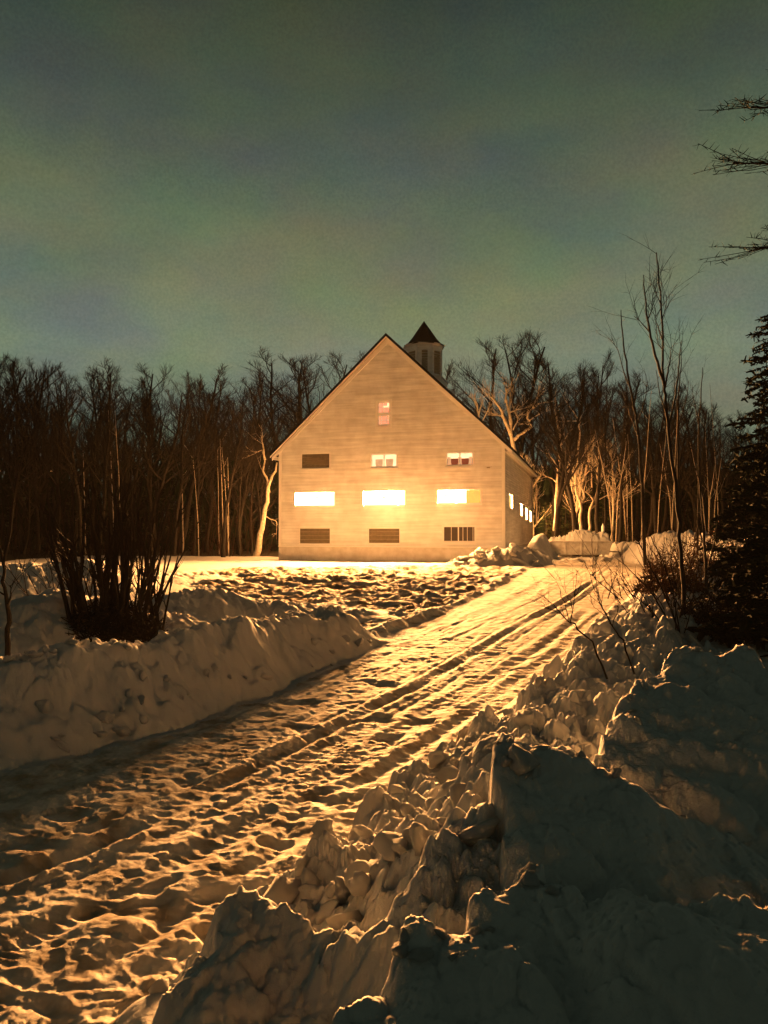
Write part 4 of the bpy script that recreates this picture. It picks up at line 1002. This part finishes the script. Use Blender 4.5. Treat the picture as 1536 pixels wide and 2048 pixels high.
# evergreen at the right edge, and a pine whose boughs reach in above it
ev = conifer('spruce_tree', 41, 8.0, .14, 1.75, 'needle', 260, 110, -.3, .03); place(ev, P(1545,1100,20).x, 20, None, .4, 1.0, 'dark bushy evergreen filling the right edge of the picture')
for ch in ev.children: ch.scale = (.95, .95, 1)
ev2 = conifer('spruce_tree', 42, 4.2, .10, 1.45, 'needle', 150, 100, -.3, .02); place(ev2, P(1590,1100,13.5).x, 13.5, None, 1.4, 1.0, 'black evergreen skirt in front of the bushy right edge evergreen')
def pine(loc, H, boughs):
    r_ = random.Random(77); o = empty('pine_tree', loc); a = MB(); b = MB()
    a.tube(bend((0,0,-.3), (0,0,1), H, 8, .015, .05, r_), [.30*(1-.8*i/8) for i in range(9)], 8)
    for (z, az, L, dz) in boughs:
        d = Vector((math.cos(az), math.sin(az), dz)); br = bend((0,0,z), d, L, 8, .05, -.01, r_); a.tube(br, [.05*(1-.85*i/8)+.006 for i in range(9)], 4)
        for j in range(60):
            k = r_.uniform(2.5, 8); q_ = min(int(k), 7); p = br[q_].lerp(br[q_+1], k-q_)
            tw = bend(p, (br[q_+1]-br[q_]).normalized() + Vector((r_.gauss(0,.5), r_.gauss(0,.5), r_.gauss(.12,.18))), L*.16*r_.uniform(.4,1.2), 2, .1, .02, r_); b.tube(tw, [.007,.006,.004], 3)
            for c in range(10):
                v = Vector((r_.gauss(0,1), r_.gauss(0,1), r_.gauss(.1,.6))).normalized()*.12; w_ = Vector((r_.gauss(0,1), r_.gauss(0,1), r_.gauss(0,1))).normalized()*.008
                e0 = tw[2].lerp(tw[1], r_.random()); b.quad(e0-w_, e0+w_, e0+v+w_*.3, e0+v-w_*.3)
    a.build('trunk', M['bark'], o, True); b.build('crown', M['needle'], o); return o
bt = []
px0 = 11.0
for (px, py) in ((1482, 240), (1466, 352), (1500, 446), (1526, 478)):
    t_ = P(px, py, 13); base_ = Vector((px0, 13.5, t_.z + .25)); v = t_-base_; bt.append((base_.z-(-.2), math.atan2(v.y, v.x), v.length, v.z/math.hypot(v.x, v.y)))
pn = pine(Vector((px0, 13.5, -.2)), 13, bt + [(9.0, 1.0, 3, .1), (8.2, 2.0, 3, 0), (10, .2, 3, .1), (7.5, -1.2, 3, 0)])
tag(pn, 'pine reaching in from outside the right edge with thin dark bough tips against the sky', 'tree')

# ------------------------------------------------------------------ shrubs and twigs
def shrub(name, loc, r_, n, H, rad, spread, m, label, cat='shrub', tw=3, wid=.5):
    o = empty(name, loc)
    for i in range(n):
        az = r_.uniform(0, 6.283); q = MB()
        st = (r_.gauss(0, wid), r_.gauss(0, wid*.5), -.1)
        L = H*r_.uniform(.6, 1.1)
        pts = bend(st, (math.cos(az)*spread + st[0]*.25/wid*spread, math.sin(az)*spread*.6, 1), L, 7, .06, .03, r_)
        t_ = rad*r_.uniform(.45, 1.2); q.tube(pts, [t_*(1-.8*k/7)+.003 for k in range(8)], 5)
        for k in range(tw):
            j = r_.randrange(2, 7); b1 = bend(pts[j], (pts[j+1]-pts[j]).normalized()+Vector((r_.gauss(0,.45), r_.gauss(0,.35), .1)), L*.35*r_.uniform(.4,1), 3, .1, .03, r_); q.tube(b1, [t_*.35+.002, t_*.28+.002, t_*.2+.001, .002], 3)
            b2 = bend(b1[1], (b1[2]-b1[1]).normalized()+Vector((r_.gauss(0,.5), r_.gauss(0,.4), .1)), L*.2*r_.uniform(.4,1), 2, .1, .03, r_); q.tube(b2, [t_*.2+.002, .003, .0015], 3)
        q.build('stem', M[m], o)
    tag(o, label, cat); return o
r_ = random.Random(31)
def gsh(px, Y, dz=0): 
    x = (px-768)/F*Y; return Vector((x, Y, ground_at(x, Y)+dz))
shrub('lilac_shrub', gsh(222, 15.0), r_, 52, 3.0, .045, .22, 'twig', 'big dark lilac clump with upright stems behind the left driveway bank', tw=4, wid=.40)
shrub('lilac_shrub', gsh(305, 15.6), r_, 18, 2.5, .028, .25, 'twig', 'thinner clump of upright stems on the right side of the big lilac', tw=3, wid=.22)
shrub('brush', gsh(130, 17.0), r_, 16, 1.6, .016, .6, 'twig', 'low tangled brush left of the big lilac clump', tw=4, wid=.3)
# dense core of the lilac: low leafy mat
def mat_shrub(name, px, Y, rx, rz, n, m, label, seed, ry=None):
    r2 = random.Random(seed); loc = gsh(px, Y); q = MB()
    for i in range(n):
        a_ = r2.uniform(0, 6.28); f = math.sqrt(r2.random()); p = Vector((math.cos(a_)*f*rx, math.sin(a_)*f*(ry or rx*.5), r2.random()**1.2*rz*(1-f*f*.8)))
        v = Vector((r2.gauss(0,1), r2.gauss(0,1), r2.gauss(.5,.8))).normalized()*r2.uniform(.08,.28); w_ = Vector((r2.gauss(0,1), r2.gauss(0,1), r2.gauss(0,1))).normalized()*.02
        q.quad(p-w_, p+w_, p+v+w_*.3, p+v-w_*.3)
    o = empty(name, loc); q.build('foliage', M[m], o); tag(o, label, 'shrub'); return o
mat_shrub('low_shrub', 222, 14.8, 1.0, .75, 3200, 'twig', 'dense black twiggy mass at the foot of the big lilac clump', 1, .5)
# right brush: twigs on the rubble bank
BR = [
 ('twiggy shrub leaning left over the rubble bank, its long twigs against the lit drive', 14.0, (1372,1265), [(.020,[(1365,1262),(1330,1190),(1305,1140),(1285,1100),(1270,1070)]),(.016,[(1362,1250),(1345,1180),(1325,1120),(1300,1070),(1295,1050)]),(.018,[(1358,1255),(1315,1205),(1290,1170),(1262,1140),(1225,1110)]),(.014,[(1352,1262),(1300,1215),(1265,1190),(1235,1165)]),(.012,[(1350,1240),(1352,1180),(1342,1120),(1340,1070)]),(.012,[(1368,1240),(1390,1180),(1400,1120),(1402,1060)]),(.010,[(1290,1170),(1270,1175),(1250,1168),(1232,1172)]),(.010,[(1305,1140),(1300,1115),(1306,1095)]),(.010,[(1330,1190),(1302,1178),(1285,1182)])]),
 ('slanting bare twig rising left from the rubble bank', 9.0, (1216,1312), [(.014,[(1216,1315),(1185,1285),(1155,1258),(1130,1235),(1105,1210),(1085,1190)]),(.007,[(1142,1248),(1145,1210),(1152,1170),(1156,1140)]),(.006,[(1140,1245),(1128,1205),(1115,1170),(1108,1140)]),(.006,[(1120,1225),(1090,1212),(1082,1198)]),(.005,[(1145,1215),(1136,1190),(1128,1168)]),(.005,[(1150,1190),(1160,1170),(1164,1150)])]),
 ('second slanting bare twig, right of the first, on the rubble bank', 9.6, (1265,1308), [(.013,[(1268,1308),(1245,1280),(1225,1255),(1210,1225),(1200,1205),(1190,1180),(1180,1150),(1168,1120)]),(.006,[(1205,1215),(1192,1165),(1180,1130)]),(.005,[(1200,1205),(1190,1150),(1188,1125)]),(.005,[(1225,1252),(1235,1215),(1238,1200)]),(.005,[(1210,1228),(1188,1215),(1180,1200)])]),
]
for i, (lab, Y, bp, limbs) in enumerate(BR):
    o = empty('bare_shrub', P(bp[0], bp[1], Y)); r2 = random.Random(60+i)
    for rad, pts in limbs:
        q = MB(); w = [P(a_, b_, Y + .12*k*math.sin(i+rad*900)) - o.location for k, (a_, b_) in enumerate(pts)]; f = []
        if rad > .009: w[0] = w[0] + Vector((0, 0, -.25))
        for j in range(len(w)-1):
            for k in range(3): f.append(w[j].lerp(w[j+1], k/3) + Vector((r2.gauss(0,1), r2.gauss(0,1), r2.gauss(0,1)))*.008)
        f.append(w[-1]); q.tube(f, [rad*(1-.75*k/(len(f)-1)) for k in range(len(f))], 5)
        for t in range(7):
            k = r2.randrange(2, len(f)-1); tb = bend(f[k], (f[k]-f[k-1]).normalized()+Vector((r2.gauss(0,.6), r2.gauss(0,.5), r2.gauss(.1,.4))), r2.uniform(.12,.5), 3, .12, .02, r2); q.tube(tb, [rad*.35, rad*.28, rad*.2, .0015], 3)
        q.build('branch', M['twig'], o)
    tag(o, lab, 'shrub')
shrub('brush', gsh(1300, 17.5), r_, 26, 1.0, .010, .8, 'twigred', 'low reddish tangle between the rubble bank and the far drive', tw=4, wid=.45)
shrub('brush', gsh(1385, 24), r_, 34, 2.0, .014, .5, 'twigred', 'reddish brush on the snowy rise right of the drive', tw=4, wid=.8)
shrub('brush', gsh(1460, 22), r_, 36, 2.2, .014, .5, 'twig', 'dark brush between the poplar and the evergreen', tw=4, wid=.9)
shrub('brush', gsh(1400, 15), r_, 30, 1.1, .012, .6, 'twig', 'dark low brush around the foot of the tall poplar', tw=4, wid=.5)
shrub('brush', gsh(1350, 33), r_, 34, 2.0, .016, .5, 'twigred', 'far reddish brush at the end of the thin snow bank', tw=4, wid=1.2)
mat_shrub('low_shrub', 1470, 15.5, 1.5, 1.0, 3800, 'twig', 'black low undergrowth under the right edge evergreen', 2, .9)
mat_shrub('low_shrub', 1420, 26, 2.2, 1.4, 3000, 'leafdry', 'dry leafy brush on the rise behind the tall poplar', 3, 1.2)
mat_shrub('low_shrub', 1340, 20, .9, .7, 1600, 'leafdry', 'small dry leafy tangle right of the drive', 4, .6)

# ------------------------------------------------------------------ loose snow chunks on the rubble bank, in the drive edge and on the crests
ck = random.Random(91); nchunk = 0
def chunk(x, y, s, lab, grp, sink=.25):
    o = bpy.data.objects.new('snow_chunk', rocks[ck.randrange(12)]); COL.objects.link(o)
    o.location = (x, y, ground_at(x, y) + s*(1-sink)*.6 - s*.2); o.scale = (s*ck.uniform(.6, 1.5), s*ck.uniform(.5, 1.3), s*ck.uniform(.35, 1.1)); o.rotation_euler = (ck.uniform(-.9,.9), ck.uniform(-.9,.9), ck.uniform(0, 6.28))
    tag(o, lab, 'snow chunk', grp)
for i in range(128):
    t = ck.random()**.7*9.98; k = min(int(t), 9); a_, b_ = berm[k], berm[k+1]; f = t-k
    x = a_.x+(b_.x-a_.x)*f; y = a_.y+(b_.y-a_.y)*f
    if y < 3.4: continue
    x += ck.gauss(-.25, .45); y += ck.gauss(0, .3)
    chunk(x, y, ck.uniform(.03, .10)*(1 + .03*y), 'rough snow chunk in the rubble along the right edge of the drive', 'snow chunks of the rubble bank')
for i in range(50):
    t = ck.uniform(1, 10.9); k = int(t); a_, b_ = bank1[k], bank1[k+1]; f = t-k
    chunk(a_.x+(b_.x-a_.x)*f+ck.gauss(0, .08), a_.y+(b_.y-a_.y)*f+ck.gauss(0,.1), ck.uniform(.03, .09), 'small snow chunk on the crest of the long left bank', 'snow chunks on the left bank crest')
for poly, n_, k0, k1 in ((lobeA, 10, 0, 6), (lobeB, 12, 0, 13), (lobeC, 16, 0, 12), (lobeD, 8, 0, 8)):
    for i in range(n_):
        k = ck.randrange(k0, k1); f = ck.random(); x = poly[k][0]*(1-f)+poly[k+1][0]*f; y = poly[k][1]*(1-f)+poly[k+1][1]*f
        chunk(x + ck.gauss(.02, .05), y - abs(ck.gauss(.03, .10)), ck.uniform(.012, .042), 'small snow crumb on the rim of the huge dark bank beside the camera', 'snow crumbs on the huge dark bank', .5)
for i in range(30):
    t = ck.uniform(.5, 9.5); k = int(t); a_, b_ = bank1[k], bank1[k+1]; f = t-k
    chunk(a_.x+(b_.x-a_.x)*f+ck.uniform(.6, 1.4)*.6, a_.y+(b_.y-a_.y)*f-ck.uniform(.6, 1.4)*.6, ck.uniform(.03, .11), 'fallen snow chunk at the shaded foot of the long left bank', 'snow chunks fallen from the left bank')
for i in range(45):
    t = ck.uniform(0, 3.9); k = int(t); a_, b_ = corner[k], corner[k+1]; f = t-k
    chunk(a_.x+(b_.x-a_.x)*f+ck.gauss(0, .5), a_.y+(b_.y-a_.y)*f+ck.gauss(-.3,.5), ck.uniform(.12, .34), 'snow chunk in the pile at the right front corner of the barn', 'snow chunks at the barn corner')
